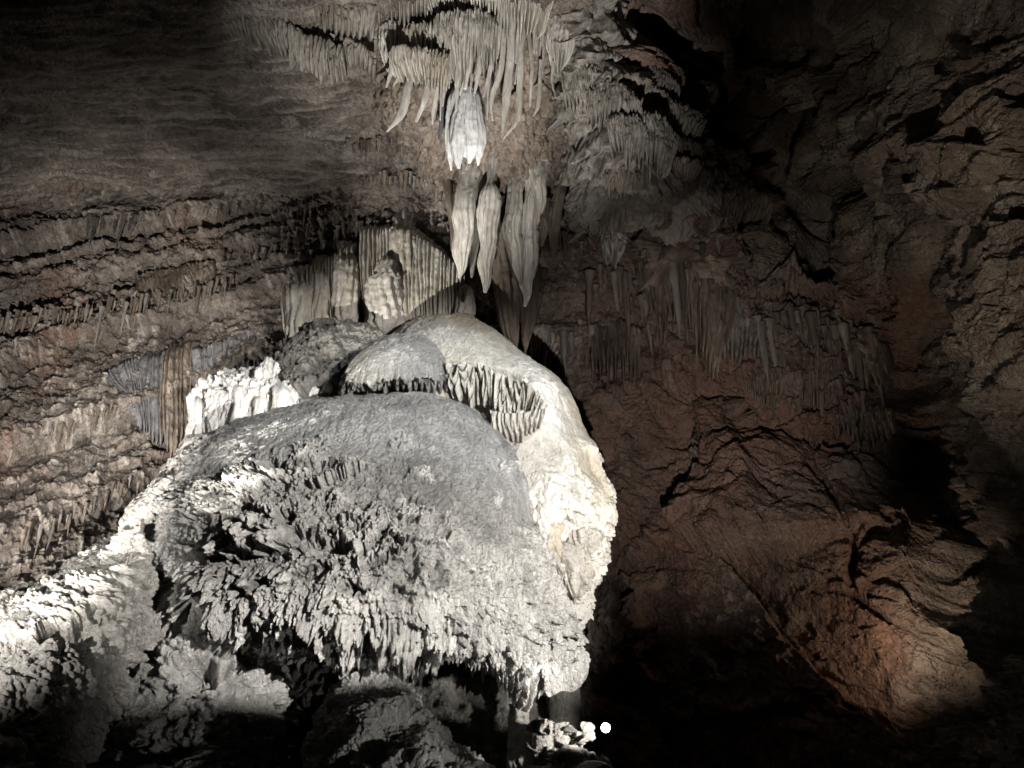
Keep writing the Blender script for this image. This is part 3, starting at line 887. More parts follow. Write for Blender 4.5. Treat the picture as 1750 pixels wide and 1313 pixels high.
# ------------------------------------------------------------------ bright flowstone behind the left shoulder of the mound
bf = empty('flowstone_bank', P(440, 760, 20.4))
tag(bf, 'brilliant white flowstone bank lit from below, behind the left shoulder of the large mound', 'flowstone')
rows_bank = [
 (325, 610, 800, 790, 760, 19.9, 21.2),
 (328, 604, 770, 752, 735, 19.75, 21.0),
 (330, 598, 735, 722, 705, 19.85, 21.0),
 (331, 590, 705, 695, 675, 20.0, 21.1),
 (334, 575, 688, 668, 650, 20.2, 21.2),
 (350, 560, 676, 648, 640, 20.6, 21.5),
 (380, 540, 668, 650, 650, 21.3, 21.8)]
def bankd(p, n, gx, gy, v):
    k1, k2, k3 = popc(p, .42, 350)
    rib = fbm(aniso(p, 2.4, .35), 5, 351, .6); pipe = 1 - 2 * np.abs(fbm(aniso(p, 3.2, .3), 3, 352))
    up_ = 1 - sst(660, 700, gy)
    d = .35 * fbm(p * .9, 4, 353) + .42 * rib + .20 * pipe + up_ * (.22 * k1 + .14 * k2)
    out = p + n * d[:, None]
    out[:, 2] -= .15 * k1 * up_
    return out, .4 * pipe
me = dome(rows_bank, 260, 420, bankd, 'bank_face'); child('bank_face', me, M['white'], bf)
for k, (x, y, w, h) in enumerate([(338, 694, 13, 80), (442, 690, 20, 60), (480, 672, 30, 75), (408, 672, 20, 70)]):
    solid('knob', [(x, y - 16, w * .5, 20.1), (x, y - 6, w * .95, 19.9), (x + 1, y + h * .3, w * .9, 19.75), (x - 1, y + h * .6, w * 1.2, 19.7), (x, y + h, w * 1.5, 19.7)], 'white', None, None, parent=bf, seg=24, rings=60, rough=.22, ribs=6, ribd=.16, rings_amp=.12, seed=k + 3)

# ------------------------------------------------------------------ pale columns behind the dome tops
C1 = 'pale columns behind the dome tops'
colm = [
 ([(515, 500, 44, 22.6), (515, 530, 46, 22.5), (512, 585, 40, 22.5)], 'squat cream column at the left end of the pale columns'),
 ([(548, 478, 34, 22.8), (548, 520, 40, 22.6), (545, 575, 34, 22.5)], 'cream ribbed column, second from the left end of the pale columns'),
 ([(592, 455, 34, 22.6), (592, 500, 40, 22.4), (590, 550, 42, 22.4)], 'scaly cream column left of the dark gap behind the dome tops'),
 ([(660, 440, 14, 22.2), (662, 452, 30, 22.1), (658, 466, 34, 22.0), (662, 478, 44, 22.0), (655, 488, 54, 22), (658, 540, 58, 22), (655, 560, 60, 22)], 'stacked wedding-cake stalagmite between the dark gap and the tall pale column'),
 ([(690, 405, 40, 22.8), (690, 450, 46, 22.6), (688, 500, 42, 22.4), (688, 550, 44, 22.3)], 'tall smooth pale column right of the stacked stalagmite'),
 ([(795, 490, 14, 21.8), (795, 500, 26, 21.8), (793, 540, 34, 21.7)], 'short dome-topped stalagmite at the right end of the pale columns')]
for k, (pts, lb) in enumerate(colm):
    x0, y0, w0, Y0 = pts[0]
    if k != 3 and k != 5:
        pts = [(x0 + 4, y0 - 34, w0 * 1.1, Y0 + 1.5), (x0 + 1, y0 - 14, w0 * .85, Y0 + .5)] + pts
    solid('calcite_column', pts, 'calcite', lb, 'column', C1, seg=48, rings=110, ribs=11, ribd=.34, rough=.12, rings_amp=.10 if k in (2, 3) else .02, seed=40 + k)
sheet('calcite_drapery', [(672, 380, 23.3), (700, 384, 23.2), (735, 408, 22.8), (770, 440, 22.5), (794, 472, 22.4)], [(672, 565, 22.1), (700, 560, 22.1), (735, 560, 22.0), (770, 560, 22.0), (794, 560, 22.0)], 21, .26, 51, 'calcite', 'cream fluted drapery with a sloping top right of the tall pale column', 'drapery', ragged=.02, tip=.02, bulge=.25)
sheet('calcite_drapery', [(485, 490, 23.2), (540, 452, 23.2), (606, 415, 23.2)], [(490, 600, 22.4), (540, 590, 22.3), (606, 575, 22.3)], 21, .26, 52, 'calcite', 'cream fluted wall behind the columns left of the dark gap', 'drapery', ragged=.3, bulge=.15)
sheet('calcite_drapery', [(619, 392, 23.3), (650, 384, 23.2), (692, 378, 23.2)], [(625, 575, 22.1), (655, 570, 22.1), (690, 565, 22.1)], 12, .26, 53, 'calcite', 'cream fluted wall behind the stacked stalagmite', 'drapery', ragged=.05, bulge=.15)

# ------------------------------------------------------------------ draperies of the left wall
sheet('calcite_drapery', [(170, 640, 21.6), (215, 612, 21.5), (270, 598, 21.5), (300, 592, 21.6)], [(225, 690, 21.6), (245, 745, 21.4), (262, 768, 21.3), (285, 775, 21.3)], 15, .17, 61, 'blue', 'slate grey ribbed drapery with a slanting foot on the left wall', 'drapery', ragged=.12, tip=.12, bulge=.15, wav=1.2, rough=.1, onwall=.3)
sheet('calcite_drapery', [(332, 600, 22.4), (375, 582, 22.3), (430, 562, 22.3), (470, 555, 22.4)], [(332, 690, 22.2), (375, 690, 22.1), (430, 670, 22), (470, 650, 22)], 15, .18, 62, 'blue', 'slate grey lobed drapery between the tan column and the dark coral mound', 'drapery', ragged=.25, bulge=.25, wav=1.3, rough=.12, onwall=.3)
sheet('calcite_drapery', [(282, 596, 0), (305, 586, 0), (332, 578, 0)], [(272, 770, 0), (290, 805, 0), (318, 780, 0)], 7, .24, 66, 'brown', 'tan ribbed pillar-like drapery touching the slate grey one on the left wall', 'drapery', ragged=.25, tip=.1, bulge=.3, wav=.9, rough=.14, onwall=.3, per=16, nv=140)
sheet('calcite_drapery', [(235, 470, 22.6), (300, 455, 22.5), (368, 445, 22.6)], [(235, 520, 22.5), (300, 530, 22.4), (368, 480, 22.5)], 14, .14, 63, 'brown', 'honey coloured short drapery on the middle ledge of the left wall', 'drapery', ragged=.5, bulge=.1, wav=1.2, rough=.12, onwall=.2)
solid('hanging_fin', [(365, 470, 20, wall_y(365, 470)), (358, 500, 16, wall_y(365, 470) - .2), (346, 532, 3, wall_y(365, 470) - .2)], 'brown', 'single tapering tan fin at the right end of the honey coloured drapery', 'drapery', seg=18, rings=40, flat=.35, yaw=.5, seed=5)

# rows of thin stalactites along the left wall's beds
fringe([(0, 545), (60, 535), (130, 530), (240, 505)], 38, (28, 85), (5, 10), 'brown', 'thin tan stalactite in the long row on the lowest dark ledge at the left edge', 'stalactites in the long row at the left edge')
fringe([(240, 505), (300, 500), (400, 478)], 26, (25, 60), (5, 9), 'brown', 'thin tan stalactite below the honey coloured drapery', 'stalactites below the honey coloured drapery')
fringe([(150, 365), (230, 370)], 16, (25, 75), (6, 13), 'wall', 'dark stalactite in the black cluster on the upper left wall', 'stalactites in the black upper left cluster')
fringe([(240, 365), (330, 352), (470, 350), (600, 350)], 36, (12, 40), (4, 9), 'brown', 'short stalactite in the high row under the smooth ceiling', 'stalactites in the high row under the ceiling')
fringe([(480, 395), (560, 390), (640, 385), (700, 380)], 30, (20, 60), (5, 11), 'brown', 'brown stalactite in the row above the pale columns', 'stalactites above the pale columns')
fringe([(0, 740), (80, 725), (200, 690)], 28, (18, 60), (5, 10), 'brown', 'small brown stalactite on the bed beside the slate drapery', 'stalactites beside the slate drapery')
fringe([(40, 900), (150, 860), (250, 800)], 26, (20, 70), (5, 10), 'brown', 'small brown stalactite low on the left wall', 'stalactites low on the left wall')
fringe([(380, 440), (470, 430), (560, 420)], 22, (14, 40), (4, 9), 'brown', 'small stalactite on the ledge right of the honey drapery', 'stalactites right of the honey drapery')
fringe([(590, 245), (660, 235), (740, 250), (770, 290)], 24, (20, 55), (5, 10), 'brown', 'brown stalactite in the row left of the bright white stalactite', 'stalactites left of the white one')
fringe([(610, 300), (700, 300), (780, 330)], 20, (16, 45), (5, 10), 'brown', 'brown stalactite on the rough roof below the white stalactite', 'stalactites below the white one')
fringe([(850, 260), (930, 250), (1000, 290)], 16, (16, 40), (5, 9), 'brown', 'brown stalactite on the rough roof right of the white stalactite', 'stalactites right of the white one')
fringe([(945, 400), (1010, 410), (1080, 420), (1120, 460)], 24, (16, 60), (5, 11), 'brown', 'dim stalactite on the wall right of the big stalactites', 'stalactites right of the big ones')

# ------------------------------------------------------------------ big hanging stalactites above the dome
def fringe_out(line, n, ln, wd, mats, label, group):
    for k in range(n):
        x, y = polyl(line, np.array([(k + random.random()) / n]))[0]
        y += random.uniform(-32, 26); f = random.random() ** 1.8
        spike(x, y, ln[0] + (ln[1] - ln[0]) * f, wd[0] + (wd[1] - wd[0]) * (.3 + .7 * f), random.choice(mats), rock_y(x, y) - random.uniform(-.02, .10), label, group)
fringe_out([(1000, 470), (1070, 480), (1130, 500)], 16, (25, 110), (8, 17), ['grey', 'brown'], 'ribbed stalactite on the dim wall between the cascade and the angular boulder', 'stalactites under the cascade')
fringe_out([(1110, 480), (1170, 470), (1260, 490)], 20, (40, 150), (9, 19), ['grey', 'brown'], 'long ribbed stalactite under the angular boulder on the right wall', 'stalactites under the angular boulder')
fringe_out([(1255, 540), (1330, 530), (1420, 545), (1500, 580)], 26, (40, 140), (9, 18), ['grey', 'brown'], 'dim stalactite in the wide row across the middle of the right wall', 'stalactites in the wide right-hand row')
fringe_out([(1290, 655), (1380, 660), (1480, 690)], 16, (25, 80), (8, 14), ['brown'], 'dim stalactite in the lower row, above the warm glow', 'stalactites in the lower right-hand row')
fringe_out([(935, 560), (990, 575), (1050, 600)], 12, (25, 80), (8, 15), ['grey', 'brown'], 'stalactite beside the right shoulder of the upper dome', 'stalactites beside the upper dome')
fringe_out([(1200, 395), (1260, 380), (1330, 400)], 12, (20, 60), (7, 13), ['grey', 'brown'], 'short stalactite along the black crevice right of the ochre rock', 'stalactites along the black crevice')

G3 = 'big stalactites above the dome'
bigs = [
 ([(806, 268, 46, 21.0), (801, 305, 30, 20.5), (796, 335, 36, 20.1), (792, 365, 42, 20), (793, 395, 36, 20), (788, 435, 30, 20), (789, 460, 16, 20), (785, 476, 4, 20)], 'calcite', 'leftmost pale stalactite of the big hanging group above the dome', 9),
 ([(818, 290, 24, 20.8), (815, 335, 17, 20.4), (813, 400, 19, 20.3), (809, 440, 13, 20.3), (806, 474, 4, 20.3)], 'grey', 'thin grey stalactite between the two palest big ones', 5),
 ([(842, 262, 30, 20.7), (840, 292, 14, 20.3), (838, 312, 14, 20.0), (838, 328, 34, 19.9), (837, 350, 42, 19.9), (833, 380, 38, 19.9), (834, 420, 29, 19.9), (829, 452, 27, 19.9), (831, 480, 17, 19.9), (829, 500, 6, 19.9)], 'calcite', 'palest stalactite with a pinched neck, centre of the big group', 10),
 ([(886, 285, 34, 21.2), (880, 330, 24, 20.8), (879, 365, 32, 20.7), (874, 395, 33, 20.7), (883, 430, 24, 20.7), (886, 460, 18, 20.7), (891, 488, 4, 20.7)], 'calcite', 'scaly stalactite right of the palest one, ending in a side point', 8),
 ([(908, 245, 62, 21.9), (906, 285, 48, 21.3), (911, 320, 30, 21.1), (907, 355, 28, 21), (903, 395, 33, 21), (905, 440, 34, 20.9), (899, 480, 26, 20.9), (901, 505, 14, 20.9), (897, 524, 5, 20.9)], 'calcite', 'longest stalactite on the right of the big group, with a broad top', 9),
 ([(926, 280, 30, 21.4), (922, 312, 22, 21), (925, 345, 19, 21), (920, 370, 11, 21), (917, 386, 3, 21)], 'calcite', 'short stalactite hanging beside the broad top of the longest one', 6),
 ([(932, 345, 24, 21.4), (929, 375, 14, 21), (930, 395, 15, 21), (926, 422, 3, 21)], 'brown', 'stubby brown stalactite right of the longest one', 5),
 ([(850, 350, 60, 22.4), (858, 400, 44, 21.6), (862, 440, 40, 21.5), (866, 490, 48, 21.5), (870, 550, 36, 21.4), (876, 585, 20, 21.4), (880, 600, 8, 21.4)], 'brown', 'wide dark brown stalactite behind the big group, reaching the dome', 10),
 ([(908, 460, 54, 21.9), (905, 500, 40, 21.5), (904, 545, 28, 21.4), (899, 580, 16, 21.4), (898, 600, 5, 21.4)], 'brown', 'dark brown stalactite tip beneath the longest one', 7),
 ([(768, 300, 30, 22), (772, 345, 18, 21.4), (775, 400, 12, 21.3), (772, 430, 3, 21.3)], 'brown', 'slim brown stalactite at the left edge of the big group', 5),
 ([(948, 300, 40, 22.4), (950, 350, 24, 22), (946, 410, 16, 21.9), (948, 450, 3, 21.9)], 'brown', 'dim brown stalactite at the right edge of the big group', 6)]
for k, (pts, mt, lb, rb) in enumerate(bigs):
    pts = [(x, y, w_ * (.84 if i > 1 else 1), Y_) for i, (x, y, w_, Y_) in enumerate(pts)]
    o = solid('stalactite', pts, mt, lb, 'stalactite', G3, seg=48, rings=140, ribs=rb, ribd=.42, rough=.14, rings_amp=.03, flat=.8, yaw=.3 * (k % 3 - 1), seed=70 + k)
    if k in (0, 2, 3, 4, 7, 8):
        r_ = np.random.default_rng(300 + k)
        for j in range(4):
            sx = (-.34, -.12, .14, .36)[j]; e = 1 - .45 * r_.random() - .1 * (abs(sx) > .3)
            a_ = np.array(pts, float); n_ = max(3, int(round(len(a_) * e)))
            st = [(x + sx * w_ * (1 - .3 * i / len(a_)), y + 6 * r_.random(), max(3, w_ * (.26 + .14 * r_.random()) * (1 - .75 * i / n_)), Y_ - .30 * w_ * .0145 * (1 - abs(sx))) for i, (x, y, w_, Y_) in enumerate(a_[1:n_])]
            if len(st) > 2:
                solid('drip_strand', st, mt, None, None, parent=o, seg=16, rings=80, ribs=3, ribd=.2, rough=.2, seed=int(r_.integers(99)))

# brilliant white stalactite
ws = empty('stalactite', P(795, 150, 18.2))
tag(ws, 'brilliant white squat stalactite with a fringe of tentacles, hanging below the blades', 'stalactite')
for k, (pts, fl) in enumerate([
 ([(797, 148, 24, 18.3), (796, 156, 40, 18.25), (797, 190, 46, 18.2), (798, 225, 50, 18.15), (799, 252, 46, 18.15), (799, 264, 26, 18.2)], .7),
 ([(782, 150, 8, 18.15), (775, 168, 14, 18.08), (772, 205, 18, 18), (768, 250, 13, 17.95), (771, 291, 3, 17.95)], .8),
 ([(794, 150, 12, 18.0), (789, 172, 20, 17.9), (786, 205, 24, 17.8), (783, 240, 27, 17.75), (782, 266, 18, 17.75), (784, 288, 4, 17.75)], .7),
 ([(800, 150, 12, 18.0), (802, 172, 20, 17.9), (804, 205, 24, 17.8), (806, 235, 26, 17.75), (804, 260, 18, 17.72), (802, 279, 4, 17.75)], .7),
 ([(810, 152, 8, 18.1), (814, 172, 14, 18.0), (818, 205, 18, 17.9), (821, 235, 20, 17.87), (819, 260, 14, 17.85), (817, 283, 3, 17.9)], .8)]):
    solid('calcite_core' if k == 0 else 'tentacle', pts, 'white', None, None, parent=ws, seg=36, rings=110, ribs=8, ribd=.3, rough=.2, rings_amp=.06, flat=fl, seed=90 + k)
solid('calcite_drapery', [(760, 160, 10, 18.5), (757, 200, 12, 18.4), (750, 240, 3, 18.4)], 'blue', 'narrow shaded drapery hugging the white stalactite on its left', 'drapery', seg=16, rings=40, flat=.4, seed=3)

# ------------------------------------------------------------------ hanging blades and tiers at the top
boss_rows = [
 (760, 960, 345, 330, 320, 22.6, 24),
 (735, 965, 300, 300, 290, 20.9, 23.2),
 (690, 965, 250, 245, 245, 19.9, 22.2),
 (640, 960, 170, 190, 190, 18.9, 20.6),
 (650, 970, 100, 110, 120, 18.1, 20),
 (640, 980, 40, 40, 40, 17.6, 19),
 (640, 980, -40, -40, -40, 16.9, 18),
 (640, 980, -160, -160, -160, 15.5, 16)]
def bossd(p, n, gx, gy, v):
    rb = fbm(aniso(p, 3.4, .4), 5, 901, .6)
    d = .5 * fbm(p * .8, 5, 900, .6) + .40 * rb
    out = p + n * d[:, None]
    out[:, 2] -= .35 * np.clip(rb + .1, 0, 1) * sst(230, 290, gy)
    return out, 0 * d
bo = empty('roof_boss', P(800, 60, 19))
tag(bo, 'rough roof boss at the top centre that the blades and tiers hang from', 'roof boss')
child('rock_core', dome(boss_rows, 320, 320, bossd, 'rock_core'), M['brown'], bo)
tiers = [
 ([(752, 34, 17.2), (775, 24, 17.0), (810, 20, 16.9), (848, 34, 17)], [(752, 110, 17.2), (785, 150, 17), (815, 140, 17), (852, 130, 17)], 14),
 ([(688, 58, 17.5), (715, 48, 17.3), (742, 50, 17.3), (768, 70, 17.4)], [(692, 100, 17.5), (715, 112, 17.3), (745, 120, 17.3), (768, 130, 17.4)], 11),
 ([(655, 50, 17.7), (675, 42, 17.6), (695, 60, 17.7)], [(652, 125, 17.8), (672, 130, 17.7), (692, 110, 17.7)], 6),
 ([(672, 100, 17.1), (690, 84, 17.0), (725, 92, 16.9), (768, 98, 17)], [(670, 145, 17.2), (690, 140, 17.1), (728, 150, 17), (765, 160, 17.1)], 13),
 ([(722, 0, 17.3), (760, -8, 17.2), (800, 0, 17.2), (830, 6, 17.2)], [(722, 30, 17.3), (760, 26, 17.2), (800, 26, 17.2), (835, 30, 17.2)], 20),
 ([(800, -50, 16.6), (850, -55, 16.6), (900, -50, 16.7), (940, -40, 16.9)], [(805, 22, 16.9), (850, 60, 17), (900, 90, 17.1), (935, 70, 17.3)], 17),
 ([(940, 36, 18.2), (958, 30, 18.1), (972, 60, 18.2)], [(942, 115, 18.4), (955, 140, 18.3), (972, 110, 18.4)], 6)]
for k, (t, b, n) in enumerate(tiers):
    sheet('fluted_tier', t, b, int(n * 1.5), .2, 100 + k, 'calcite', None, None, parent=bo, per=12, nv=80, ragged=.35, bulge=.22, topcurl=.45, tip=.3)
GB = 'long blades hanging at the top centre'
blades = [
 ([(876, -20, 20, 17.2), (875, 40, 20, 17.2), (871, 110, 20, 17.2), (864, 180, 18, 17.2), (858, 226, 3, 17.2)], 'broadest of the long blades, ending low beside the white stalactite'),
 ([(893, -20, 14, 17.3), (890, 80, 14, 17.3), (888, 150, 15, 17.3), (884, 205, 12, 17.3), (860, 238, 3, 17.3)], 'long blade with a hooked tip reaching lowest of all blades'),
 ([(909, -20, 8, 17.4), (904, 50, 8, 17.4), (909, 110, 8, 17.4), (906, 182, 4, 17.4)], 'thin straight blade right of the hooked one'),
 ([(924, -20, 9, 17.5), (918, 60, 9, 17.5), (908, 104, 3, 17.5)], 'short thin blade at the upper right of the blades'),
 ([(862, 50, 14, 17.1), (856, 120, 16, 17.1), (840, 170, 14, 17.1), (842, 206, 3, 17.1)], 'curved blade just left of the broadest one'),
 ([(846, 36, 14, 17), (842, 100, 14, 17), (826, 166, 4, 17)], 'blade slanting left below the rounded tier'),
 ([(924, 102, 7, 17.6), (920, 180, 8, 17.6), (911, 200, 2, 17.6)], 'slim isolated blade low on the right of the blades'),
 ([(826, 40, 13, 16.95), (820, 110, 15, 16.95), (811, 160, 5, 16.95)], 'blade above the white stalactite, right one of the pair'),
 ([(806, 60, 12, 16.95), (802, 110, 12, 16.95), (795, 152, 6, 16.95)], 'blade above the white stalactite, left one of the pair'),
 ([(788, 76, 9, 17), (782, 120, 9, 17), (778, 146, 4, 17)], 'small blade over the left shoulder of the white stalactite'),
 ([(770, 100, 9, 17.1), (764, 140, 8, 17.1), (758, 160, 3, 17.1)], 'short blade between the white stalactite and the left tiers'),
 ([(704, 122, 12, 17.2), (697, 150, 20, 17.1), (686, 195, 20, 17.1), (662, 225, 5, 17.1)], 'wide pale tongue curling left, lowest on the left side of the tiers'),
 ([(731, 128, 12, 17.2), (728, 165, 15, 17.1), (711, 208, 6, 17.1)], 'pale tongue right of the wide curling one'),
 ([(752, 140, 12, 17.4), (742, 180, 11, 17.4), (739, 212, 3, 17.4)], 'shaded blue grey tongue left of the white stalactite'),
 ([(932, 20, 7, 17.7), (926, 60, 7, 17.7), (922, 96, 3, 17.7)], 'short blade at the right edge of the blades'),
 ([(947, 105, 8, 18.2), (944, 140, 8, 18.2), (950, 168, 2, 18.2)], 'dim blade hanging apart under the right-hand tier'),
 ([(852, 0, 12, 17.2), (854, 60, 10, 17.2), (850, 100, 3, 17.2)], 'blade tucked above the curved one near the rounded tier'),
 ([(676, 100, 9, 17.3), (668, 125, 9, 17.2), (660, 150, 3, 17.2)], 'leftmost short blade of the tiers'),
 ([(690, 110, 9, 17.2), (682, 130, 10, 17.1), (672, 148, 3, 17.1)], 'short blade next to the leftmost one of the tiers')]
for k, (pts, lb) in enumerate(blades):
    pts = [(x, y, w_ * (.72 if w_ > 10 else .85), Y_) for x, y, w_, Y_ in pts]
    solid('ribbon_stalactite', pts, 'calcite', lb, 'blade', GB, seg=18, rings=80, flat=.38, yaw=random.uniform(.1, .7), rough=.10, ribs=4, ribd=.12, seed=120 + k)

for k in range(30):
    x = random.uniform(745, 935); y0 = random.uniform(40, 110) - (x > 850) * 40; L = random.uniform(50, 105); Y = 17.1 + random.uniform(0, .7)
    solid('ribbon_stalactite', [(x, y0, random.uniform(5, 9), Y), (x - L * .04, y0 + L * .5, random.uniform(5, 9), Y), (x - L * random.uniform(.05, .14), y0 + L, 2, Y)], 'calcite', 'thin pale blade crowded among the long blades at the top centre', 'blade', 'thin blades crowded between the long ones', seg=12, rings=40, flat=.4, yaw=random.uniform(.1, .8), rough=.14, seed=400 + k)

# scalloped grey curtains left of the tiers
GS = 'scalloped grey curtains at the roof edge'
for k, (t, b, n, lb) in enumerate([
 ([(330, 10, 16.6), (400, 20, 16.6), (440, 30, 16.7)], [(352, 48, 16.9), (400, 70, 16.9), (440, 90, 16.9)], 13, 'ragged grey scalloped curtain at the far left of the roof edge'),
 ([(430, 28, 16.7), (480, 40, 16.7), (520, 62, 16.8)], [(445, 90, 17), (490, 105, 17), (525, 122, 17)], 12, 'grey scalloped curtain in the middle of the roof edge'),
 ([(510, 62, 16.9), (550, 72, 16.9), (590, 90, 17)], [(490, 125, 17.2), (540, 142, 17.2), (590, 150, 17.2)], 11, 'brightest scalloped curtain overhanging the smooth ochre ceiling'),
 ([(575, 70, 17.2), (610, 80, 17.2), (645, 110, 17.4)], [(570, 110, 17.4), (605, 125, 17.4), (640, 140, 17.5)], 9, 'grey scalloped curtain nearest to the pale tiers'),
 ([(480, 0, 16.4), (560, 10, 16.4), (640, 20, 16.7)], [(480, 40, 16.6), (560, 60, 16.7), (640, 70, 17)], 16, 'dark ribbed curtain above the scalloped row'),
 ([(630, -20, 16.6), (680, -20, 16.7), (730, -15, 16.8)], [(630, 35, 16.9), (680, 48, 17), (730, 35, 17)], 14, 'dark ribbed curtain at the top edge, left of the blades')]):
    sheet('calcite_drapery', t, b, n, .17, 140 + k, 'grey', lb, 'drapery', GS, per=11, nv=70, ragged=.35, bulge=.3, wav=1.2, topcurl=.4)

# cascade of flowstone steps right of the blades
rows_casc = [
 (985, 1215, 400, 385, 380, 22.4, 24),
 (990, 1215, 340, 330, 330, 20.6, 23),
 (975, 1205, 280, 290, 290, 19.7, 22),
 (955, 1180, 220, 240, 235, 19.3, 21.5),
 (940, 1140, 160, 180, 170, 19.0, 21),
 (935, 1100, 100, 120, 105, 18.7, 20.5),
 (930, 1060, 40, 50, 30, 18.2, 20),
 (925, 1030, -40, -40, -60, 17.4, 19.4),
 (925, 1020, -150, -150, -150, 16, 18)]
def cascd(p, n, gx, gy, v):
    flow = p + .5 * np.stack([fbm(p * .6, 3, 951), fbm(p * .6, 3, 952), fbm(p * .6, 3, 953)], 1)
    rb = fbm(aniso(flow, 3.2, .5), 5, 954, .6); pipe = 1 - 2 * np.abs(fbm(aniso(flow, 4.2, .5), 3, 955))
    sk, t = skirts(p, gy + 60 * fbm(p * .6, 4, 956) - 18 * np.abs(perlin(aniso(p, 6, .4), 957)), [-100, 20, 75, 120, 165, 215, 262, 305, 345, 390], 958)
    d = .45 * fbm(p * .6, 4, 950) + .22 * rb + .16 * pipe + .6 * sk
    out = p + n * d[:, None]
    out[:, 2] -= .25 * sk
    return out, .3 * sk
me = dome(rows_casc, 460, 320, cascd, 'flowstone_cascade')
tag(link('flowstone_cascade', me, M['grey'], origin=P(1080, 330, 21)), 'grey flowstone cascade running down diagonally right of the blades', 'flowstone')
GC = 'flowstone steps of the right-hand cascade'
for k, (t, b, n, mt, lb) in enumerate([
 ([(958, 112, 18.9), (1000, 92, 18.7), (1045, 125, 18.9)], [(965, 185, 19), (1005, 200, 18.9), (1055, 180, 19)], 14, 'grey', 'uppermost broad step of the cascade beside the blades'),
 ([(1005, 160, 18.7), (1050, 140, 18.6), (1090, 175, 18.8)], [(1000, 215, 19), (1050, 235, 18.9), (1095, 230, 19)], 13, 'grey', 'second broad step down the cascade'),
 ([(1040, 205, 18.7), (1070, 195, 18.6), (1100, 215, 18.7)], [(1045, 270, 19), (1075, 295, 18.9), (1105, 280, 19)], 10, 'grey', 'smooth pale bulge on the lower part of the cascade'),
 ([(1080, 200, 18.8), (1120, 195, 18.7), (1152, 235, 18.9)], [(1085, 300, 19.1), (1120, 318, 19), (1150, 295, 19.1)], 12, 'grey', 'swirling lobe at the foot of the cascade'),
 ([(1058, 72, 19.6), (1085, 66, 19.6), (1112, 85, 19.7)], [(1060, 112, 19.7), (1085, 122, 19.6), (1110, 128, 19.7)], 12, 'grey', 'dim ribbed step high on the dark side of the cascade'),
 ([(1100, 118, 19.5), (1128, 128, 19.5), (1155, 150, 19.6)], [(1102, 152, 19.6), (1130, 170, 19.6), (1158, 185, 19.7)], 11, 'grey', 'dim ribbed step beside the black crevice'),
 ([(1140, 172, 19.3), (1170, 185, 19.3), (1195, 215, 19.5)], [(1142, 222, 19.4), (1168, 240, 19.4), (1195, 255, 19.5)], 10, 'grey', 'dim ribbed step halfway down beside the black crevice'),
 ([(1148, 240, 19.3), (1170, 242, 19.3), (1192, 256, 19.4)], [(1150, 272, 19.4), (1170, 280, 19.3), (1194, 288, 19.4)], 10, 'brown', 'narrow ribbed step above the ochre rock'),
 ([(1150, 276, 19.3), (1172, 276, 19.2), (1194, 284, 19.3)], [(1152, 300, 19.4), (1172, 306, 19.3), (1192, 308, 19.4)], 10, 'brown', 'lowest narrow ribbed step, touching the ochre rock'),
 ([(985, 70, 19), (1010, 50, 19), (1045, 70, 19.2)], [(985, 110, 19.1), (1012, 120, 19), (1050, 115, 19.2)], 10, 'grey', 'small dim step above the uppermost broad one'),
 ([(1030, 300, 19.8), (1065, 290, 19.7), (1090, 305, 19.8)], [(1032, 335, 19.9), (1062, 345, 19.9), (1090, 340, 19.9)], 9, 'brown', 'small ragged fringe under the pale bulge of the cascade'),
 ([(1235, 330, 21.8), (1275, 325, 21.8), (1315, 345, 21.9)], [(1235, 375, 21.8), (1275, 382, 21.8), (1315, 385, 21.9)], 15, 'brown', 'dim row of organ pipes right of the ochre rock')]):
    sheet('flowstone_step', [(x, y, z - .15) for x, y, z in t], [(x, y, z - .25) for x, y, z in b], n, .16, 160 + k, mt, lb, 'flowstone', GC, per=12, nv=80, ragged=.35, bulge=.2, wav=1.3, topcurl=.5, rough=.14)

# ochre and dark boulders lodged on the right wall
def boulder(pxl, pyl, Y, rx, ry, seed, mat, label, group=None, flat=.7, rot=0.0, fac=.5, name='boulder', cat='boulder'):
    nu, nv = 120, 90
    a = np.linspace(0, 2 * np.pi, nu, endpoint=False); b = np.linspace(-np.pi / 2, np.pi / 2, nv)
    A, B = np.meshgrid(a, b)
    k = mpp(pyl, Y)
    u = np.stack([np.cos(A) * np.cos(B), np.sin(A) * np.cos(B), np.sin(B)], -1).reshape(-1, 3)
    u = np.sign(u) * np.abs(u) ** .72
    u[:, 0] *= rx * k; u[:, 2] *= ry * k; u[:, 1] *= flat * rx * k
    c, s = math.cos(rot), math.sin(rot)
    u = np.stack([u[:, 0] * c - u[:, 2] * s, u[:, 1], u[:, 0] * s + u[:, 2] * c], 1)
    ctr = P(pxl, pyl, Y)
    q = (u + ctr).astype(f32)
    n = u / np.maximum(np.linalg.norm(u, axis=1, keepdims=True), 1e-6)
    sz = max(rx, ry) * k
    d = fac * sz * facets(q, sz * .9, seed, .9) + .18 * sz * facets(q, sz * .35, seed + 1, .8) + .12 * sz * fbm(q * (2 / sz), 5, seed + 2, .6)
    q = q + n.astype(f32) * d[:, None]
    me = mesh_from(q, grid_quads(nv, nu, wrap=True), name)
    return tag(link(name, me, M[mat], origin=ctr), label, cat, group)
